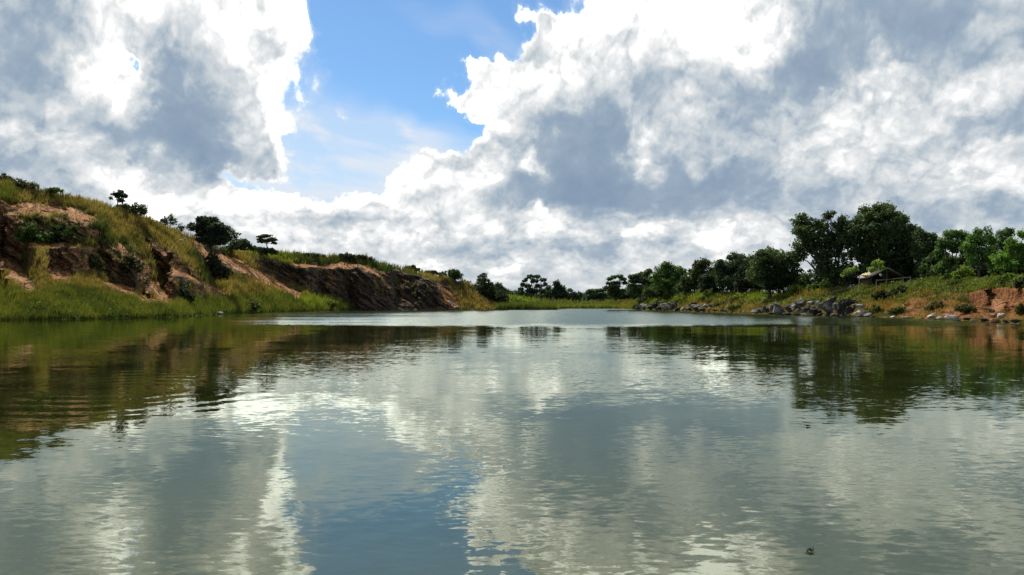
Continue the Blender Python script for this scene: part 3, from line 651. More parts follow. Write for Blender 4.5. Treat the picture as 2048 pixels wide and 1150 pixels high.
# ------------------------------------------------------------------ trees and bushes
def make_tree(name, label, cat, base, D, lobes, trunk=.3, col=(.045, .075, .025), leaf=.34, nclus=1.0, per=34, crad=.9, bark='bark', group=None, seed=0, flat=0., twigs=8, stems=1, squash=.8, fill=.45, thick_y=.8, basez=None, shell=.6, jitc=.25):
    """lobes: (px, py, rx, ry) of the crown seen from the viewer, in photo pixels at distance D"""
    rg = np.random.default_rng(1000 + seed); rnd = random.Random(seed)
    bx_, by_ = base; B = W(bx_, by_, D)
    if basez is not None: B[2] = basez
    root = empty(name, tuple(B), label, cat, group)
    g = Geo(); L = []
    s = D / F
    for (px, py, rx, ry) in lobes:
        c = W(px, py, D) - B; c[1] += rnd.uniform(-1, 1) * rx * s * .5
        L.append((c, np.array((rx * s, max(rx * s * thick_y, ry * s * .7), ry * s))))
    low = min(l[0][2] - l[1][2] for l in L); top = max(l[0][2] for l in L)
    cx = np.mean([l[0] for l in L], axis=0)
    fork_z = max(low + .15 * (top - low), .12 * top, .3)
    for k in range(stems):
        f0 = np.array((rnd.uniform(-1, 1) * trunk * (stems - 1), rnd.uniform(-1, 1) * trunk * (stems - 1), -.4))
        fork = np.array((cx[0] * .35 + rnd.uniform(-1, 1) * trunk, cx[1] * .35, fork_z))
        mid = (f0 + fork) / 2 + np.array((rnd.uniform(-1, 1), rnd.uniform(-1, 1), 0)) * trunk * .6
        g.tube([f0, f0 * .6 + mid * .4, mid, fork], [trunk * 1.25, trunk, trunk * .85, trunk * .7])
        for li, (c, r) in enumerate(L):
            if stems > 1 and li % stems != k: continue
            e = c - np.array((0, 0, r[2] * .25)); m1 = fork * .6 + e * .4 + np.array((rnd.uniform(-1, 1) * r[0] * .12, rnd.uniform(-1, 1) * .3, -.04 * top)); m2 = fork * .25 + e * .75 + np.array((0, 0, .02 * top))
            rr = trunk * .42 * (np.prod(r) ** (1 / 3) / max(np.prod(q[1]) ** (1 / 3) for q in L)) ** .6
            g.tube([fork - (0, 0, .1), m1, m2, e], [rr * 1.3, rr, rr * .75, rr * .5], 5)
            for j in range(twigs):
                d = rg.normal(size=3); d[2] = d[2] * .8 + .25; d /= np.linalg.norm(d); q = c + d * r * .85
                st = m2 * .5 + e * .5 if j % 2 else e
                g.tube([st, st * .5 + q * .5 + np.array((0, 0, .06)) * r[2], q], [rr * .4, rr * .25, rr * .1], 4)
    g.build('trunk', M[bark], root, smooth=True)
    Vs, Fs, Cs, b = [], [], [], 0
    for (c, r) in L:
        area = r[0] * r[2] + .6 * r[1] * r[2] + .6 * r[0] * r[1]
        n = max(5, int(nclus * 3.9 * area / crad ** 2))
        d = rg.normal(size=(n, 3)); d /= np.linalg.norm(d, axis=1, keepdims=True)
        rad = np.where(rg.random(n) < fill, rg.random(n) ** .5 * .8, 1 - (1 - shell) * rg.random(n) ** 1.5)
        lump = 1 + .22 * fbm3(d[:, 0] * 2 + c[0], d[:, 1] * 2 + c[1], d[:, 2] * 2 + c[2], 2)
        C = c + d * (rad * lump)[:, None] * np.maximum(r - crad * .35, r * .4)
        if flat: C[:, 2] = c[2] + (C[:, 2] - c[2]) * (1 - flat)
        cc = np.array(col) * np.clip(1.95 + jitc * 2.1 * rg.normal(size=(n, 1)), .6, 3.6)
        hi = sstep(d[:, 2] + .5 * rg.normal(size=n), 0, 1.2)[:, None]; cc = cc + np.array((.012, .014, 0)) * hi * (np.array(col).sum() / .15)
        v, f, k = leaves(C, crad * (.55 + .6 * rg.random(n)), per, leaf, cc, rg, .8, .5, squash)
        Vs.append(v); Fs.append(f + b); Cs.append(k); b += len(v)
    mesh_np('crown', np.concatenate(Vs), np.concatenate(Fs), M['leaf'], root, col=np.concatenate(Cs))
    return root
DK = (.038, .058, .025); MD = (.042, .075, .022); LT = (.07, .12, .025); VL = (.12, .19, .03)
def pz(px, D): return plat_z(px, D) - .1
# right bank, near to far
make_tree('broadleaf_tree', 'largest dark tree on the right bank, with a tall domed crown behind the hut', 'tree', (1775, 565), 131,
  [(1752, 452, 50, 44), (1790, 470, 46, 45), (1716, 486, 38, 40), (1820, 490, 34, 40), (1708, 462, 20, 18), (1826, 460, 16, 16), (1720, 440, 14, 12), (1768, 500, 60, 40), (1735, 428, 24, 22), (1765, 424, 26, 18), (1800, 436, 22, 18), (1745, 530, 34, 20), (1800, 535, 36, 24)],
  trunk=.55, col=DK, seed=1, leaf=.36, crad=.85, nclus=1.25, basez=pz(1775, 131), per=30)
make_tree('broadleaf_tree', 'big dark forked tree with sky gaps left of the largest tree on the right bank', 'tree', (1672, 574), 134,
  [(1612, 446, 28, 24), (1640, 468, 42, 32), (1602, 466, 22, 20), (1678, 448, 24, 20), (1690, 476, 34, 26), (1612, 492, 26, 20), (1655, 500, 38, 24), (1672, 545, 34, 34), (1645, 528, 22, 26), (1600, 512, 18, 14), (1655, 432, 9, 8), (1660, 428, 12, 9)],
  trunk=.5, col=DK, seed=2, leaf=.34, crad=.8, nclus=1.1, basez=pz(1672, 134), per=30, fill=.35)
make_tree('broadleaf_tree', 'rounded dark tree left of the forked tree on the right bank', 'tree', (1540, 582), 150,
  [(1535, 518, 38, 26), (1560, 530, 34, 30), (1520, 545, 30, 30), (1555, 558, 40, 24), (1585, 515, 14, 16), (1525, 508, 16, 10)], trunk=.42, col=DK, seed=3, basez=pz(1540, 171), nclus=1.2, crad=.9, leaf=.38)
make_tree('broadleaf_tree', 'dark blue-green tree with a small raised top left of the rounded dark tree', 'tree', (1468, 580), 176,
  [(1470, 514, 20, 11), (1478, 535, 34, 24), (1450, 545, 26, 26), (1440, 530, 16, 14), (1470, 562, 44, 20), (1500, 540, 18, 24)], trunk=.42, col=(.028, .045, .026), seed=4, basez=pz(1468, 176), nclus=1.2, crad=1.0, leaf=.42)
make_tree('broadleaf_tree', 'brownish dark tree with a notched top between the green round tree and the blue-green tree', 'tree', (1405, 578), 196,
  [(1405, 528, 20, 11), (1400, 545, 24, 18), (1425, 545, 14, 14), (1410, 565, 30, 14)], trunk=.4, col=(.036, .048, .022), seed=5, basez=pz(1405, 199), nclus=1.2, crad=1.0, leaf=.45)
make_tree('broadleaf_tree', 'mid green round tree on the right bank beside the flat layered tree', 'tree', (1337, 588), 222,
  [(1335, 545, 30, 18), (1358, 548, 20, 18), (1318, 560, 20, 20), (1345, 568, 36, 16), (1332, 532, 12, 8)], trunk=.4, col=(.045, .085, .024), seed=6, basez=pz(1337, 222), nclus=1.2, crad=1.1, leaf=.5)
make_tree('flat_topped_tree', 'dark layered tree rising to the right near the far end of the right bank', 'tree', (1280, 598), 250,
  [(1264, 554, 9, 4), (1274, 552, 10, 5), (1287, 549, 12, 6), (1297, 543, 9, 6), (1270, 562, 14, 5), (1290, 560, 20, 9), (1285, 575, 22, 9), (1262, 571, 9, 3), (1300, 565, 16, 12), (1270, 585, 18, 8)], trunk=.3, col=DK, seed=7, basez=pz(1280, 300), nclus=1.6, crad=1.0, leaf=.45, twigs=5, squash=.8, thick_y=1)
make_tree('flat_topped_tree', 'small open umbrella shaped tree with bare limbs at the far end of the right bank', 'tree', (1232, 602), 262,
  [(1219, 558, 7, 3.4), (1228, 554, 7, 3), (1238, 553, 8, 3.4), (1246, 558, 8, 3), (1217, 567, 6, 3), (1250, 566, 8, 3), (1232, 566, 12, 5), (1228, 573, 14, 5), (1232, 582, 20, 7), (1238, 590, 22, 9), (1213, 575, 6, 3)], trunk=.28, col=DK, seed=8, basez=pz(1232, 330), nclus=1.3, crad=.75, leaf=.4, twigs=7, squash=.8, thick_y=1)
make_tree('broadleaf_tree', 'dark green tree at the right shoulder of the largest tree on the right bank', 'tree', (1850, 552), 124,
  [(1846, 472, 18, 18), (1858, 486, 20, 24), (1838, 500, 18, 28), (1860, 520, 20, 22), (1840, 540, 22, 16)], trunk=.3, col=(.035, .06, .024), seed=9, basez=pz(1850, 124), nclus=1.1, leaf=.32, crad=.7)
make_tree('broadleaf_tree', 'mid green tree with sky gaps, first of the row right of the tall dark trees', 'tree', (1900, 550), 112,
  [(1905, 470, 20, 12), (1925, 472, 14, 12), (1890, 485, 18, 16), (1915, 492, 28, 18), (1880, 505, 12, 16), (1900, 522, 18, 14), (1885, 538, 18, 12)], trunk=.24, col=(.045, .085, .025), seed=10, basez=pz(1900, 112), nclus=1.0, leaf=.28, crad=.65, fill=.3)
make_tree('broadleaf_tree', 'brighter green tree with a pointed top in the middle of the row at right', 'tree', (1958, 550), 106,
  [(1975, 462, 8, 8), (1960, 480, 26, 18), (1985, 478, 12, 14), (1940, 500, 22, 22), (1970, 508, 26, 18), (1950, 525, 14, 12), (1985, 530, 12, 18), (1957, 463, 12, 6)], trunk=.22, col=(.055, .11, .026), seed=11, basez=pz(1958, 106), nclus=1.0, leaf=.27, crad=.62, fill=.3)
make_tree('broadleaf_tree', 'dark green tree set back with a rounded top right of the pointed tree', 'tree', (2010, 552), 118,
  [(2005, 466, 12, 9), (2020, 464, 10, 10), (2010, 482, 20, 14), (2015, 505, 22, 18), (2005, 530, 20, 18)], trunk=.25, col=(.04, .07, .025), seed=12, basez=pz(2010, 118), nclus=1.1, leaf=.3, crad=.7)
make_tree('broadleaf_tree', 'bright leafy tree at the right end of the tree row, the nearest of that bank', 'tree', (2032, 545), 94,
  [(2044, 470, 14, 12), (2030, 490, 22, 16), (2050, 500, 24, 22), (2010, 515, 22, 18), (2035, 528, 26, 16), (2000, 535, 14, 12), (2070, 520, 24, 30)], trunk=.2, col=(.07, .13, .026), seed=13, basez=pz(2032, 94), nclus=1.0, leaf=.25, crad=.58, fill=.35)
make_tree('broadleaf_tree', 'green tree past the right edge of the tree row, mostly cut off by the frame', 'tree', (2120, 540), 92,
  [(2110, 480, 30, 24), (2140, 500, 36, 30), (2100, 520, 30, 24), (2150, 460, 24, 20)], trunk=.25, col=(.05, .09, .025), seed=14, basez=pz(2120, 92), nclus=.8, leaf=.3, crad=.7)
make_tree('broadleaf_tree', 'dark tree filling the back between the shoulder tree and the first row tree', 'tree', (1876, 552), 136, [(1876, 500, 22, 20), (1870, 525, 24, 20), (1892, 520, 20, 20)], trunk=.25, col=DK, seed=15, basez=pz(1876, 136), leaf=.34, crad=.75)
make_tree('broadleaf_tree', 'dark tree in the back row between the first and the pointed row tree', 'tree', (1932, 552), 132, [(1930, 500, 18, 16), (1935, 522, 24, 18), (1918, 530, 16, 16)], trunk=.25, col=DK, seed=16, basez=pz(1932, 132), leaf=.34, crad=.75)
make_tree('broadleaf_tree', 'dark tree in the back row right of the pointed row tree', 'tree', (1990, 552), 130, [(1988, 500, 16, 16), (1995, 522, 24, 18), (1975, 526, 16, 16), (2040, 515, 26, 24)], trunk=.25, col=DK, seed=17, basez=pz(1990, 130), leaf=.34, crad=.75)
make_tree('broadleaf_tree', 'dark tree behind joining the blue-green tree and the rounded dark tree', 'tree', (1505, 580), 178, [(1503, 528, 20, 18), (1508, 552, 24, 22), (1495, 560, 20, 16)], trunk=.3, col=DK, seed=18, basez=pz(1505, 178), leaf=.4, crad=.9)
make_tree('broadleaf_tree', 'dark tree behind joining the layered tree and the mid green round tree', 'tree', (1306, 592), 262, [(1304, 562, 14, 12), (1310, 576, 18, 12)], trunk=.3, col=DK, seed=19, basez=pz(1306, 300), leaf=.5, crad=1.1)
# far shore
make_tree('round_crowned_tree', 'far tree with an open round crown of bare-looking limbs', 'tree', (1066, 603), 330,
  [(1042, 578, 6, 4), (1050, 560, 7, 5), (1046, 570, 6, 5), (1060, 553, 8, 4.5), (1074, 553, 8, 4.5), (1086, 560, 7, 5), (1090, 569, 6, 4), (1068, 562, 10, 5), (1056, 572, 8, 5), (1078, 572, 9, 5), (1064, 582, 14, 6), (1084, 582, 10, 6)], trunk=.45, col=(.03, .045, .03), seed=20, nclus=.9, crad=.7, leaf=.5, twigs=7, fill=.2, basez=2.5, per=18, shell=.75)
make_tree('broadleaf_tree', 'far conical dark tree right of the open round crowned tree', 'tree', (1118, 604), 345,
  [(1114, 568, 8, 7), (1122, 578, 11, 9), (1110, 582, 9, 10), (1128, 588, 10, 9), (1116, 592, 14, 9)], trunk=.5, col=(.028, .045, .03), seed=21, nclus=1.3, crad=1.3, leaf=.7, basez=2.3)
FAR = (.04, .062, .042)
make_tree('broadleaf_tree', 'low dark tree filling the gap under the far conical tree at its left', 'tree', (1092, 605), 350, [(1090, 588, 14, 11), (1078, 594, 12, 9), (1102, 590, 10, 12), (1098, 576, 7, 6)], trunk=.4, col=FAR, seed=22, nclus=1.2, crad=1.3, leaf=.7, basez=2.3)
make_tree('broadleaf_tree', 'low dark far tree at the left foot of the open round crowned tree', 'tree', (1040, 603), 330, [(1040, 587, 13, 8), (1052, 592, 12, 9), (1030, 592, 10, 7), (1060, 596, 14, 7)], trunk=.4, col=FAR, seed=23, nclus=1.2, crad=1.3, leaf=.7, basez=2.5)
make_tree('broadleaf_tree', 'low domed far tree between the conical tree and the flat topped far trees', 'tree', (1146, 606), 420, [(1142, 592, 12, 8), (1154, 590, 14, 7), (1140, 580, 6, 3), (1130, 595, 12, 8)], trunk=.4, col=FAR, seed=24, nclus=1.2, crad=1.4, leaf=.8, basez=2.0)
make_tree('flat_topped_tree', 'wide flat topped far tree on the skyline left of the small umbrella shaped tree', 'tree', (1196, 606), 400, [(1190, 581, 18, 3), (1204, 580, 16, 3), (1180, 585, 10, 3), (1198, 590, 20, 8), (1212, 592, 14, 8), (1182, 596, 12, 7)], trunk=.4, col=FAR, seed=25, nclus=1.4, crad=1.1, leaf=.75, squash=.6, basez=2.0)
make_tree('broadleaf_tree', 'lowest far tree at the bottom of the dip in the skyline', 'tree', (1168, 606), 460, [(1168, 594, 16, 7), (1158, 596, 12, 7), (1178, 596, 12, 7)], trunk=.4, col=FAR, seed=26, nclus=1.3, crad=1.5, leaf=.9, basez=2.0)
make_tree('broadleaf_tree', 'sloping far tree stepping down behind the dark bush ending the left bank', 'tree', (1010, 600), 300, [(1000, 578, 10, 10), (1008, 584, 12, 10), (1020, 588, 10, 8), (1030, 594, 10, 6), (990, 575, 14, 12)], trunk=.35, col=FAR, seed=27, nclus=1.3, crad=1.1, leaf=.6, basez=3.5)
# the far wood that closes the view, one dark mass
def build_wood():
    rg = np.random.default_rng(66); n = 1500
    px = 960 + 400 * rg.random(n); D = 440 + 90 * rg.random(n); top = 590 + 4 * fbm2(px / 22, D * 0 + 3, 3, .6, 300) + np.where(px > 1240, -6, 0)
    y = top + (607 - top) * rg.random(n) ** 1.3
    C = np.stack([(px - 1024) / F * D, D, CH + (HY - y) / F * D], -1)
    v, f, c = leaves(C, 1.6 + rg.random(n), 34, 1.0, np.array((.03, .048, .032)) * (1 + .25 * rg.normal(size=(n, 1))), rg, .8, .5, .8)
    tag(mesh_np('distant_woodland', v, f, M['leaf'], col=c), kind='stuff')
build_wood()
# left bank
make_tree('spreading_tree', 'dense dark tree with feathery layered boughs on the left hill crest', 'tree', (425, 500), 152,
  [(415, 446, 24, 13), (395, 455, 18, 8), (440, 458, 22, 14), (418, 466, 34, 14), (432, 482, 28, 16), (385, 450, 10, 5), (408, 438, 14, 6), (425, 440, 12, 8), (448, 474, 14, 14), (410, 480, 20, 10)], trunk=.3, col=(.024, .034, .022), seed=30, nclus=1.3, crad=.6, leaf=.36, squash=.6, per=30)
make_tree('spreading_tree', 'sparse see-through sapling at the right shoulder of the dense dark crest tree', 'tree', (468, 494), 160,
  [(462, 462, 12, 5), (474, 468, 11, 5), (478, 480, 8, 4), (465, 474, 12, 5), (470, 488, 14, 6)], trunk=.1, col=(.04, .055, .03), seed=31, nclus=.8, crad=.4, leaf=.24, squash=.6, per=10, fill=.2)
make_tree('flat_topped_tree', 'lone small flat topped tree with a thin trunk on the left hill crest', 'tree', (534, 503), 192,
  [(524, 474, 10, 3.5), (534, 472, 10, 4), (546, 479, 10, 4.5), (517, 479, 7, 3), (532, 481, 14, 4), (548, 486, 8, 2.5), (522, 484, 8, 2)], trunk=.17, col=(.035, .055, .026), seed=32, nclus=1.5, crad=.55, leaf=.36, squash=.5, twigs=4, per=24)
make_tree('spreading_tree', 'small wispy tree standing alone above the grass on the upper left crest', 'tree', (234, 412), 133,
  [(240, 384, 9, 5), (236, 392, 9, 6), (247, 392, 7, 5), (229, 388, 6, 4), (221, 396, 3, 2.5), (240, 400, 9, 4)], trunk=.1, col=(.03, .045, .024), seed=33, nclus=1.3, crad=.4, leaf=.26, per=18)

# ------------------------------------------------------------------ bushes, each a thing of its own
def make_bush(name, label, cat, px, py, w_, h_, D=None, col=(.04, .07, .02), leaf=.22, crad=.38, per=26, n=None, group=None, seed=0, lobes=None, z=None, squash=.9, jit=.25, up=.6, stem=None):
    """px,py = foot of the bush; w_,h_ in photo pixels"""
    rg = np.random.default_rng(5000 + seed)
    if D is None: B = gpoint(px, py); D = B[1]
    else: B = W(px, py, D); B[2] = plat_z(px, D) if z is None else z
    s = D / F; rx = w_ * s / 2; hz_ = h_ * s
    if hz_ < .4: hz_ = .4
    root = empty(name, tuple(B), label, cat, group)
    V, Fs, Cs, b = [], [], [], 0
    nl = lobes or max(3, int(2 + w_ / h_ * 2.2))
    g = Geo()
    for i in range(nl):
        fx = (i + .5) / nl * 2 - 1 + rg.uniform(-.25, .25); hh = hz_ * (1 - .45 * fx * fx) * rg.uniform(.75, 1.05)
        c = np.array((fx * rx * .75, rg.uniform(-.4, .4) * rx * .6, hh * .5)); r = np.array((rx / nl * 1.5 + .12, min(rx, hz_) * .55 + .1, hh * .5))
        m = n or max(5, int(2.6 * (r[0] * r[2] + r[1] * r[2]) / crad ** 2))
        d = rg.normal(size=(m, 3)); d /= np.linalg.norm(d, axis=1, keepdims=True)
        C = c + d * (rg.random(m) ** .45)[:, None] * r
        cc = np.array(col) * np.clip(1.15 + jit * rg.normal(size=(m, 1)), .4, 1.8)
        v, f, k = leaves(C, crad * (.5 + .6 * rg.random(m)), per, leaf, cc, rg, .7, up, squash)
        V.append(v); Fs.append(f + b); Cs.append(k); b += len(v)
        for j in range(3):
            g.tube([(fx * rx * .2, 0, -.15), c * .5 + rg.normal(size=3) * .05, c + rg.normal(size=3) * r * .5], [.05, .035, .015], 4)
    g.build('stem', stem or M['bark'], root)
    mesh_np('foliage', np.concatenate(V), np.concatenate(Fs), M['leaf'], root, col=np.concatenate(Cs))
    return root
sd_i = [0]
def bush(name, label, cat, px, py, w_, h_, **k):
    sd_i[0] += 1; return make_bush(name, label, cat, px, py, w_, h_, seed=sd_i[0], **k)
GB = (.05, .078, .026); GG = (.075, .12, .024); GBR = (.12, .19, .028)
# left crest
bush('shrub', 'dark twiggy shrub on the crest at the upper left corner of the hill', 'shrub', 8, 366, 44, 30, D=118, col=GB, leaf=.26, per=14)
bush('shrub', 'grey green shrub right of the dark corner shrub on the hill crest', 'shrub', 34, 370, 34, 20, D=118, col=(.06, .08, .035), leaf=.22, per=14)
bush('shrub', 'pale feathery shrub on the hill crest, third from the left edge', 'shrub', 60, 372, 36, 18, D=119, col=(.09, .11, .05), leaf=.2, per=14)
bush('shrub', 'low green shrub on the crest above the topmost orange ledge', 'shrub', 108, 382, 30, 12, D=120, col=GG)
bush('shrub', 'dark low shrub at the foot of the wispy upper crest tree', 'shrub', 246, 424, 40, 20, D=133, col=GB, per=12, crad=.28, leaf=.2)
bush('shrub', 'dark spiky shrub right of the wispy upper crest tree', 'shrub', 274, 436, 44, 26, D=135, col=GB, per=12, crad=.28, leaf=.2)
bush('shrub', 'thin leafy shrub midway along the crest before the dense dark tree', 'shrub', 338, 448, 34, 26, D=140, col=(.05, .07, .03), per=12)
bush('shrub', 'tiny sparse shrub just left of the dense dark crest tree', 'shrub', 362, 458, 16, 20, D=146, col=(.05, .07, .03), per=10)
bush('bush', 'dark bush hanging down the slope below the dense dark crest tree', 'bush', 425, 560, 62, 58, col=(.035, .05, .022), leaf=.28)
bush('bush', 'dark green bush under the sparse sapling on the left crest', 'bush', 480, 500, 60, 22, D=176, col=GB, leaf=.3)
bush('bush', 'long dark green thicket beneath the lone flat topped tree', 'bush', 520, 508, 90, 16, D=190, col=GB, leaf=.3)
bush('bush', 'dark heathy bush along the crest right of the lone flat topped tree', 'bush', 610, 514, 90, 9, D=206, col=(.04, .052, .022), leaf=.3, crad=.5)
bush('bush', 'dark heathy bush on the crest above the dark cliff', 'bush', 700, 520, 100, 11, D=220, col=(.04, .052, .022), leaf=.32, crad=.5)
bush('shrub', 'flat dark shrub on the sloping crest above the end of the cliff', 'shrub', 823, 552, 34, 13, D=232, col=GB, leaf=.34, crad=.5)
bush('shrub', 'low dark shrub on the descending crest just before the cliff end', 'shrub', 862, 562, 40, 11, D=236, col=GB, leaf=.34, crad=.5)
bush('bush', 'dark green bush on the crest joining the big dark bush at the bank end', 'bush', 905, 574, 60, 22, D=240, col=GB, leaf=.36, crad=.6)
for i, (a, b_, c_, d_, l_) in enumerate([(958, 612, 110, 74, 'largest dark rounded bush at the end of the left bank'), (918, 596, 70, 44, 'dark bush left of the largest rounded bush at the left bank end'), (992, 612, 40, 48, 'small dark bush at the right foot of the largest rounded bush'), (945, 608, 30, 26, 'greyish bush in front of the largest rounded bush at the left bank end')]):
    bush('bush', l_, 'bush', a, b_, c_, d_, col=[(.03, .05, .02), (.035, .055, .022), (.028, .045, .02), (.06, .075, .04)][i], leaf=.38, crad=.65, D=[246, 243, 247, 238][i], z=[1.0, 2.6, .7, .6][i])
bush('bush', 'bright green bush on the reed spit beside the big dark bush', 'bush', 1030, 606, 56, 18, D=262, col=(.11, .17, .028), leaf=.4, crad=.6, z=1.2)
bush('bush', 'bright green bush tapering right on the reed spit', 'bush', 1062, 608, 44, 12, D=262, col=(.12, .18, .03), leaf=.4, crad=.6, z=1.0)
# slope bushes left
for (a, b_, c_, d_, l_, col) in [
  (75, 486, 56, 38, 'bright grassy bush below the topmost orange ledge at left', (.06, .11, .022)), (140, 486, 80, 40, 'dark bush in the shade of the topmost orange ledge', GB),
   (205, 540, 46, 46, 'olive bush in the gully between the middle and lower rock faces', (.07, .08, .03)),
  (262, 545, 50, 40, 'dark olive bush above the long lower orange ledge', (.045, .055, .024)), 
   (375, 605, 44, 36, 'dark green bush at the foot of the rock face right of the orange spur', (.035, .055, .022)),
 
  (655, 615, 60, 18, 'light green waterside bush at the foot of the dark cliff', (.12, .16, .03)), (500, 618, 60, 20, 'olive waterside bush below the long red ledge', (.10, .12, .03))]:
    bush('bush', l_, 'bush', a, b_, c_, d_, col=col, leaf=.24, crad=.4)
# right bank: shade trees filling the back and bushes in front
for i, (a, D, w_, h_, l_, col) in enumerate([
  (1385, 200, 60, 34, 'dark undergrowth bush behind the mid green round tree', GB), (1440, 180, 70, 40, 'dark bush under the blue-green tree', (.026, .042, .022)), (1500, 165, 60, 44, 'dark bush between the blue-green and the rounded dark trees', (.026, .042, .022)),
  (1570, 150, 70, 46, 'dark bush at the foot of the rounded dark tree', (.026, .042, .022)), (1625, 145, 60, 34, 'dark low bush left of the forked tree trunk', GB), (1660, 140, 60, 46, 'dark bush hiding the forked tree trunk', (.026, .04, .02)),
  (1712, 136, 60, 40, 'mixed green bush between the two biggest trees', (.04, .07, .024)), (1770, 138, 90, 60, 'dark bush behind the hut below the largest tree', (.024, .038, .02)), (1830, 130, 60, 50, 'dark bush right of the hut', (.03, .05, .022)),
  (1866, 118, 40, 56, 'tall green bush under the right shoulder tree', (.05, .09, .024)), (1895, 116, 50, 34, 'dark green bush under the first tree of the right row', GB), (1935, 112, 50, 30, 'dark green bush under the pointed tree of the right row', GB),
  (1990, 110, 60, 42, 'dark green bush left of the nearest leafy tree', (.035, .06, .022)), (2050, 104, 70, 46, 'dark green bush behind the nearest leafy tree', (.035, .06, .022)), (1325, 232, 70, 26, 'dark bush left of the foot of the mid green round tree', GB), (1268, 262, 50, 20, 'dark bush under the layered tree', GB)]):
    bush('bush', l_, 'bush', a, 560, w_ * 1.25, h_ * 1.55, D=D, col=col, leaf=.34, crad=.6, per=28)
for (a, b_, c_, d_, l_, col) in [
  (1375, 590, 20, 16, 'small rounded green bush standing up from the scrub at the foot of the trees', GG), (1415, 600, 40, 16, 'light green bush low on the scrub slope before the dark trees', GBR),
  (1480, 602, 44, 16, 'yellow green bush on the scrub slope under the dark trees', (.14, .19, .03)), (1530, 596, 40, 14, 'bright bush where the scrub rises towards the big rocks', GBR), (1600, 588, 50, 22, 'bright green leafy bush on the bank left of the forked tree', GBR),
  (1630, 584, 30, 24, 'light green bush below the gap beside the forked tree', (.10, .16, .03)), (1655, 582, 34, 26, 'upright light green shrub left of the pale branched tree', (.09, .15, .035)), (1900, 560, 34, 22, 'dark green round bush on the bank crest at right', (.04, .07, .02)),
  (1922, 556, 40, 34, 'bright yellow green bush on the bank crest at right', (.15, .23, .03)), (1910, 575, 30, 18, 'dark bush hanging over the crest of the right bank', GB), (2020, 568, 44, 22, 'leafy green bush above the red earth face', (.07, .12, .022)),
  (2045, 575, 30, 30, 'dark green bush overhanging the red earth face at the right edge', (.03, .05, .018)), (1800, 590, 60, 20, 'dark green scrub bush below the rail fence', (.05, .08, .024)), (1760, 600, 50, 22, 'dark scrub bush on the brown slope', (.045, .065, .022)),
  (1790, 628, 40, 16, 'green bush at the waterline left of the pale rocks', (.06, .09, .024)), (1865, 620, 50, 18, 'brownish bush above the pale rocks', (.10, .09, .03)), (1930, 625, 50, 18, 'olive bush at the foot of the red earth face', (.09, .09, .03)), (2038, 630, 26, 26, 'olive bush right of the red earth face', (.07, .08, .026)),
  (1290, 605, 40, 14, 'olive bush above the first dark rocks of the right shore', (.08, .10, .03)), (1340, 600, 40, 16, 'green bush above the dark shore rocks', GG), (1445, 612, 40, 12, 'green bush between the two rock piles of the right shore', GG)]:
    bush('bush', l_, 'bush', a, b_, c_, d_, col=col, leaf=.22, crad=.36)

# pale small tree by the hut
make_tree('small_tree', 'small crooked tree with pale bare limbs and light green tufts beside the hut', 'tree', (1716, 570), 121,
  [(1698, 542, 12, 7), (1710, 536, 9, 6), (1755, 527, 12, 8), (1745, 538, 12, 6), (1763, 536, 8, 6), (1690, 550, 7, 6)], trunk=.035, col=(.13, .18, .05), leaf=.24, crad=.4, per=18, bark='palebark', seed=60, nclus=.9, basez=pz(1716, 121), twigs=4, stems=3)

# ------------------------------------------------------------------ hut, tarpaulin, rail fence
def flat_mat(name, c, rough=.8, noise=.3, scale=3.):
    m, t, o = new_mat(name); P = t.node('ShaderNodeTexCoord').outputs['Object']
    n = t.noise(P, scale, 5, .6); cc = t.mix(n, tuple(v * (1 - noise) for v in c), tuple(min(v * (1 + noise), .9) for v in c))
    pr = t.node('ShaderNodeBsdfPrincipled'); t.put(pr.inputs['Base Color'], cc); pr.inputs['Roughness'].default_value = rough; t.l.new(pr.outputs[0], o.inputs[0]); return m
M['thatch'] = flat_mat('thatch', (.07, .055, .035), scale=8); M['bamboo'] = flat_mat('weathered_bamboo', (.17, .155, .12)); M['wood'] = flat_mat('weathered_wood', (.30, .27, .23)); M['wall'] = flat_mat('woven_wall', (.06, .045, .03), scale=9)
M['tarp'] = flat_mat('faded_tarpaulin', (.30, .30, .28), .7); M['tarpy'] = flat_mat('yellow_tarpaulin', (.62, .52, .06), .5)
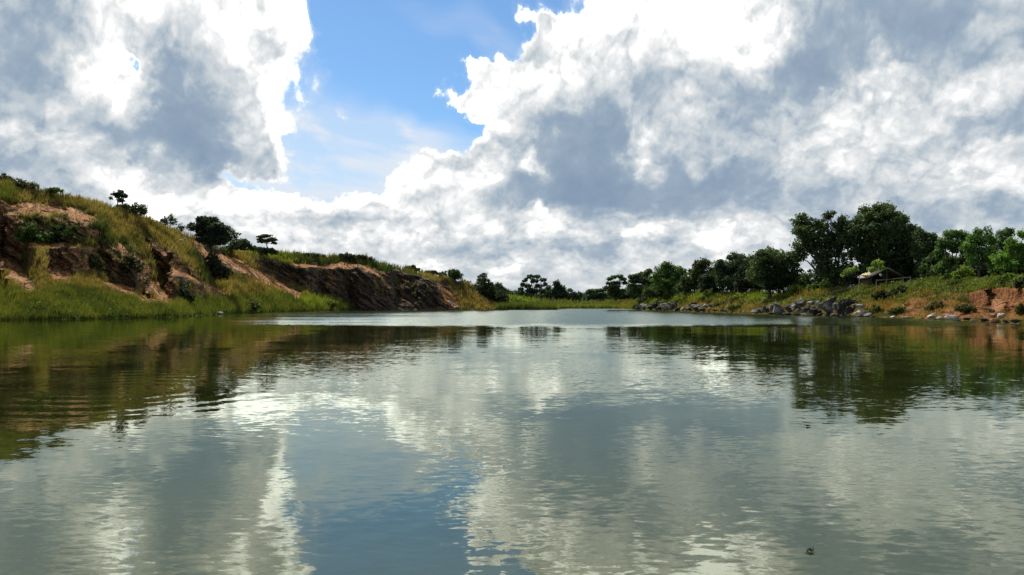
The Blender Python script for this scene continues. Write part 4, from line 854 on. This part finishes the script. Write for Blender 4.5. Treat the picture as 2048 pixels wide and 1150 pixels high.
def build_hut():
    D = 124; hx = 1774; gz = plat_z(hx, D); B = np.array(((hx - 1024) / F * D, D, gz)); s = D / F
    root = empty('hut', tuple(B), 'low dark thatched hut with pale gable edges under the largest tree', 'hut')
    hw, ridge, eave, dep = 2.85, W(0, 538, D)[2] - gz, W(0, 557, D)[2] - gz, 4.0
    def slab(x0, z0, x1, z1, y0, y1, th):
        g = Geo(); n = np.array((-(z1 - z0), 0, x1 - x0)); n = n / np.linalg.norm(n) * th * (1 if x1 > x0 else -1)
        v = [np.array((x, y, z)) + k * n for k in (0, 1) for (x, y, z) in ((x0, y0, z0), (x1, y0, z1), (x1, y1, z1), (x0, y1, z0))]
        g.add(v, [(0, 1, 2, 3), (7, 6, 5, 4), (0, 4, 5, 1), (1, 5, 6, 2), (2, 6, 7, 3), (3, 7, 4, 0)]); return g
    r = slab(-hw, eave, -.05, ridge, -.2, dep, .16); r2 = slab(hw, eave, .05, ridge, -.2, dep, .16)
    for v, f in zip([r2.v[0]], [r2.f]): r.add(v, f)
    roof = r.build('roof', M['thatch'], root)
    for sgn in (-1, 1):
        g = slab(sgn * (hw + .15), eave - .02, sgn * -.06, ridge + .12, -.30, -.205, .13) if sgn < 0 else slab(hw + .15, eave - .02, .0, ridge + .10, -.31, -.215, .10)
        g.build('barge_board', M['bamboo'], roof)
    for (x_, y_) in ((-hw + .4, 0), (hw - .4, 0), (0, .02), (-hw + .4, dep - .3), (hw - .4, dep - .3)):
        g = Geo(); g.tube([(x_, y_, -.3), (x_ + .02, y_, .8), (x_, y_, eave + (.2 if x_ else ridge - eave - .1))], [.08, .075, .07], 7); g.build('post', M['bark'], root)
    g = Geo(); g.box((0, dep - .25, eave * .5), (2 * hw - .9, .08, eave)); g.box((-hw + .45, dep * .5, eave * .5), (.08, dep - .6, eave)); g.box((hw - .45, dep * .5, eave * .5), (.08, dep - .6, eave)); g.build('wall', M['wall'], root)
    # sagging sheets left of the roof
    def tarp(name, label, cx0, y0, cx1, y1, h0, mat, ylab, yoff, sag):
        n = 14; vs = []
        a = W(cx0, y0, D - yoff); b = W(cx1, y1, D - yoff)
        for i in range(n):
            for j in range(n):
                u, v = i / (n - 1), j / (n - 1)
                p = a * (1 - u) + b * u + np.array((.25 * v, 1.6 * v, -h0 * (1 - v))); p[2] += -sag * math.sin(math.pi * u) * (1 - v) + .06 * math.sin(9 * u + 5 * v); vs.append(p)
        o = np.array(vs); base = o.min(0); k = np.arange(n * n).reshape(n, n)
        f = np.stack([k[:-1, :-1], k[1:, :-1], k[1:, 1:], k[:-1, 1:]], -1).reshape(-1, 4)
        top = o - base; bot = top - np.array((0, 0, .02)); per_ = np.concatenate([f, f[:, ::-1] + n * n])
        ob = mesh_np(name, np.concatenate([top, bot]), per_, mat, loc=tuple(base), smooth=True); tag(ob, label, 'tarpaulin')
    tarp('tarpaulin', 'grey white tarpaulin sheet sagging beside the left eave of the hut', 1720, 553, 1744, 543, .30, M['tarp'], 0, 1.2, .15)
    tarp('tarpaulin', 'small yellow patch of tarpaulin on the grey sheet beside the hut', 1729, 548, 1737, 545, .22, M['tarpy'], 0, 1.5, .04)
    # fence
    fr = empty('rail_fence', tuple(W(1790, 562, 119)), 'pale single rail fence with short posts in front of the dark hut', 'fence'); fb = np.array(fr.location)
    pts = [W(1752, 561, 119), W(1775, 559.5, 119), W(1790, 557.5, 119), W(1806, 556, 119), W(1822, 554.5, 119)]
    g = Geo(); g.tube([p - fb for p in pts], .055, 6); g.build('rail', M['bamboo'], fr)
    for px_ in (1753, 1772.5, 1787.5, 1806.5, 1821):
        i = np.interp(px_, [1752, 1775, 1790, 1806, 1822], range(5)); k = min(int(i), 3); p = pts[k] * (1 - (i - k)) + pts[k + 1] * (i - k) - fb
        g = Geo(); g.tube([p + (0, .0, .14), p + (0, .06, -.5), p + (0, .07, -1.3)], [.05, .055, .06], 6); g.build('post', M['wood'], fr)
build_hut()
g = Geo(); a = W(1655, 588, 112); b2 = W(1722, 567, 119); a[2] += .1; g.tube([a - a, (b2 - a) * .5 + (0, 0, -.1), b2 - a], [.05, .045, .03], 6)
tag(g.build('fallen_pole', M['bark'], loc=tuple(a)), 'long thin dark pole lying up the bank below the small crooked tree', 'pole')

# ------------------------------------------------------------------ rocks
def ico(sub=3):
    import bmesh
    bm = bmesh.new(); bmesh.ops.create_icosphere(bm, subdivisions=sub, radius=1)
    v = np.array([q.co[:] for q in bm.verts]); f = np.array([[x_.index for x_ in q.verts] for q in bm.faces]); bm.free(); return v, f
ICO = ico(4)
def make_rock(label, px, py, w_, h_, mat='rock', group=None, D=None, seed=0, tilt=0, on=None, cat='rock', name='boulder'):
    rg = np.random.default_rng(9000 + seed); v, f = ICO; v = v.copy()
    for i in range(13):
        n = rg.normal(size=3); n /= np.linalg.norm(n); d = rg.uniform(.35, .85)
        v -= n * np.maximum(0, v @ n - d)[:, None]
    v += v * (.2 * fbm3(v[:, 0] * 3 + seed, v[:, 1] * 3, v[:, 2] * 3, 4) * 2)[:, None]
    c, s_ = math.cos(R(tilt)), math.sin(R(tilt)); v = v @ np.array(((c, 0, -s_), (0, 1, 0), (s_, 0, c)))
    v -= (v.max(0) + v.min(0)) / 2; v /= (v.max(0) - v.min(0)) / 2
    if D is None: D = float(shore_D(np.array([px * 1.]))[0]) * .992 if on is None else float(gpoint(px, py + h_ / 2)[1])
    sc_ = D / F; P = W(px, py, D); P[1] += w_ * sc_ * .18
    v = v * np.array((w_ / 2, min(w_, h_ * 1.6) / 2, h_ / 2)) * sc_ * 1.0
    o = mesh_np(name, v, f, M[mat], loc=tuple(P)); o['label'] = label; o['category'] = cat
    if group: o['group'] = group
    return o
ROCKS = [  # unique ones
 ('big dark block with a pale slanted top overhanging the water in the right rock pile', 1657, 608, 40, 44, 'rock'),
 ('tall pale grey rock right of the big overhanging block', 1686, 615, 26, 42, 'rock'),
 ('dark square block at the left end of the right rock pile', 1561, 615, 30, 30, 'rock'),
 ('dark rock with a pale top in the middle of the farther rock pile', 1333, 613, 30, 20, 'rock'),
 ('dark wedge shaped rock right of the rounded yellowish one in the farther pile', 1393, 614, 26, 17, 'rock'),
 ('rounded yellowish pale rock in the farther rock pile', 1369, 616, 20, 12, 'palerock'),
 ('tiny orange rock at the waterline of the farther pile', 1419, 618, 8, 6, 'orangerock'),
 ('first dark rock with an orange top at the far end of the rocks', 1287, 612, 18, 15, 'rock'),
 ('pale flat stone alone at the waterline between the two rock piles', 1492, 623, 15, 5, 'palerock'),
 ('low flat pale stone at the right end of the farther pile', 1432, 620, 17, 5, 'rock'),
 ('pinkish flat rock low in front of the right rock pile', 1617, 629, 32, 9, 'palerock'),
 ('pinkish broken rock at the right end of the right rock pile', 1722, 625, 28, 16, 'palerock'),
 ('white streaked boulder at the waterline, left of the pale rounded one', 1864, 631, 20, 14, 'palerock'),
 ('pale rounded boulder beside the white streaked one', 1881, 636, 15, 9, 'palerock'),
 ('long pinkish flat rock at the foot of the brown slope', 1904, 634, 36, 12, 'palerock'),
 ('upper orange boulder below the red earth face', 1989, 631, 18, 11, 'orangerock'),
 ('lower orange boulder touching the water below the red earth face', 1990, 641, 20, 11, 'orangerock'),
 ('dark grey boulder left of the two orange boulders', 1971, 639, 20, 10, 'rock'),
 ('pale grey slab slanting into the water at the right edge', 2036, 642, 34, 10, 'rock'),
 ('low pinkish gravelly stone left of the white streaked boulder', 1820, 635, 34, 5, 'palerock')]
i = 0
for (l_, a, b_, c_, d_, mt) in ROCKS:
    i += 1; make_rock(l_, a, b_ + d_ * .05, c_ * .92, d_ * .9, mt, seed=i, tilt=[0, 15, -20, 8][i % 4])
NEAR = [(1510, 623, 18, 10), (1522, 621, 14, 14), (1533, 618, 18, 18), (1545, 615, 14, 18), (1578, 617, 18, 22), (1575, 628, 20, 8), (1590, 613, 18, 20), (1602, 606, 24, 22), (1603, 622, 18, 14), (1617, 617, 18, 18), (1624, 606, 16, 10),
 (1631, 622, 24, 22), (1644, 629, 16, 8), (1672, 630, 20, 10), (1673, 613, 16, 20), (1700, 606, 28, 20), (1703, 622, 20, 22), (1713, 612, 16, 12), (1723, 612, 16, 10), (1736, 629, 16, 8), (1547, 628, 20, 7), (1638, 606, 14, 14), (1592, 628, 16, 8), (1655, 630, 22, 10), (1690, 632, 20, 6), (1745, 634, 14, 5)]
ORD = ['leftmost', 'second from the left', 'third from the left', 'fourth from the left', 'fifth from the left', 'sixth from the left', 'seventh from the left', 'eighth from the left', 'ninth from the left', 'tenth from the left', 'eleventh from the left', 'rightmost']
def row_labels(rocks, y1, y2, place):
    out = []
    for (a, b_, c_, d_) in rocks:
        row = lambda y: 0 if y < y1 else (1 if y < y2 else 2)
        same = sorted(q[0] for q in rocks if row(q[1]) == row(b_)); k = same.index(a)
        out.append(ORD[k] + ' of the grey rocks ' + ('on top of ', 'halfway down ', 'at the waterline of ')[row(b_)] + place)
    return out
for (a, b_, c_, d_), lab_ in zip(NEAR, row_labels(NEAR, 614.5, 624.5, 'the nearer pile')):
    i += 1; make_rock(lab_, a, b_, c_ * 1.0, d_ * .85, 'rock', 'jagged grey rocks of the nearer pile', seed=i, tilt=random.choice([-25, -10, 10, 25]))
FARR = [(1300, 614, 16, 10), (1310, 611, 14, 12), (1319, 616, 14, 8), (1276, 614, 10, 9), (1348, 613, 16, 14), (1356, 619, 12, 6), (1345, 607, 20, 5), (1380, 618, 14, 7), (1386, 609, 14, 8), (1404, 617, 14, 10), (1412, 612, 14, 8), (1448, 621, 14, 5), (1423, 612, 10, 6), (1322, 606, 12, 6)]
for (a, b_, c_, d_), lab_ in zip(FARR, row_labels(FARR, 610, 615.5, 'the farther pile')):
    i += 1; make_rock(lab_, a, b_, c_ * 1.15, d_ * 1.15, 'rock', 'jagged dark rocks of the farther pile', seed=i, tilt=random.choice([-25, -10, 10, 25]))
SMALL = [(2004, 632, 14, 12), (2012, 642, 14, 7), (1950, 641, 16, 5), (1935, 638, 18, 6), (1845, 636, 12, 4), (1918, 640, 12, 5), (1787, 634, 12, 5), (1985, 622, 12, 8)]
for (a, b_, c_, d_) in SMALL:
    i += 1; make_rock(ORD[sorted(q[0] for q in SMALL).index(a)] + ' of the small stones at the foot of the right bank', a, b_, c_, d_, 'palerock' if i % 2 else 'rock', 'small stones at the foot of the right bank', seed=i)
for (l_, a, b_, c_, d_, mt) in [('left one of two pinkish white stones on the scrub slope', 1542, 597, 10, 6, 'palerock'), ('right one of two pinkish white stones on the scrub slope', 1553, 595, 9, 5, 'palerock'), ('white flat stone lying high on the bank below the small crooked tree', 1689, 576, 8, 5, 'palerock'),
   ('white boulder on the grassy crest slope right of the top orange ledge', 210, 447, 12, 6, 'palerock'), ('rounded pale stone set in the red slope below the dense dark crest tree', 360, 482, 11, 8, 'palerock'), ('bright white stone in the red slope below the dense dark crest tree', 396, 491, 9, 5, 'palerock'),
   ('pale stone showing through the boughs of the dense dark crest tree', 412, 465, 12, 4, 'palerock'), ('pale stone lying on the crest above the dark cliff', 685, 513, 12, 4, 'palerock'), ('small white stone in the green grass at the left edge', 3, 586, 7, 5, 'palerock'),
   ('pale stone broken out at the right foot of the dark cliff', 900, 605, 10, 8, 'palerock'), ('second pale stone lying lower right of the dark cliff foot', 912, 614, 12, 5, 'palerock'), ('pale stone on the broken lower end of the long red ledge', 578, 588, 12, 8, 'palerock')]:
    i += 1; make_rock(l_, a, b_, c_, d_, mt, seed=i, on=1, name='stone', cat='stone')
i += 1; make_rock('flat white slab floating at the waterline below the left hill', 438, 625.5, 20, 4.5, 'palerock', D=128, seed=i, name='slab', cat='slab')
# floating bits on the water
def floater(label, px, py, sz, seed):
    rg = np.random.default_rng(seed); D = CH * F / (py - HY); B = W(px, py, D); B[2] = .004
    root = empty('floating_debris', tuple(B), label, 'debris'); g = Geo()
    g.tube([(-sz, 0, 0), (-.2 * sz, .02, .012), (.5 * sz, .01, .01), (sz, .03, .02)], [.004, .007, .006, .003], 5); g.build('twig', M['bark'], root)
    c = rg.normal(size=(7, 3)) * (sz * .5, .02, 0) + (0, 0, .012)
    v, f, k = leaves(c, .02, 2, min(.05, sz * 1.3), np.tile((.03, .03, .015), (7, 1)), rg, 0, 2.5, .2); mesh_np('leaf_scraps', v, f, M['leaf'], root, col=k)
floater('small dark twig with leaf scraps floating in the foreground water at lower right', 1622, 1104, .028, 1)
floater('tiny dark floating scrap in the water below the tree reflections', 1617, 853, .03, 2)
for (a, b_, c_, d_, l_, col) in [(1568, 603, 30, 12, 'olive bush spilling over the left end of the nearer rock pile', (.10, .12, .03)), (1640, 600, 34, 12, 'olive bush growing down between the tops of the nearer pile', (.10, .11, .03)), (1708, 600, 30, 10, 'brownish bush on the right shoulder of the nearer pile', (.12, .10, .03)),
    (1750, 626, 36, 16, 'green bush closing the right end of the nearer rock pile', (.07, .10, .024)), (1360, 606, 30, 10, 'olive bush over the middle of the farther rock pile', (.09, .11, .03)), (1470, 620, 40, 12, 'green bush at the waterline between the two rock piles', (.09, .13, .028))]:
    bush('bush', l_, 'bush', a, b_, c_, d_, col=col, leaf=.2, crad=.34)
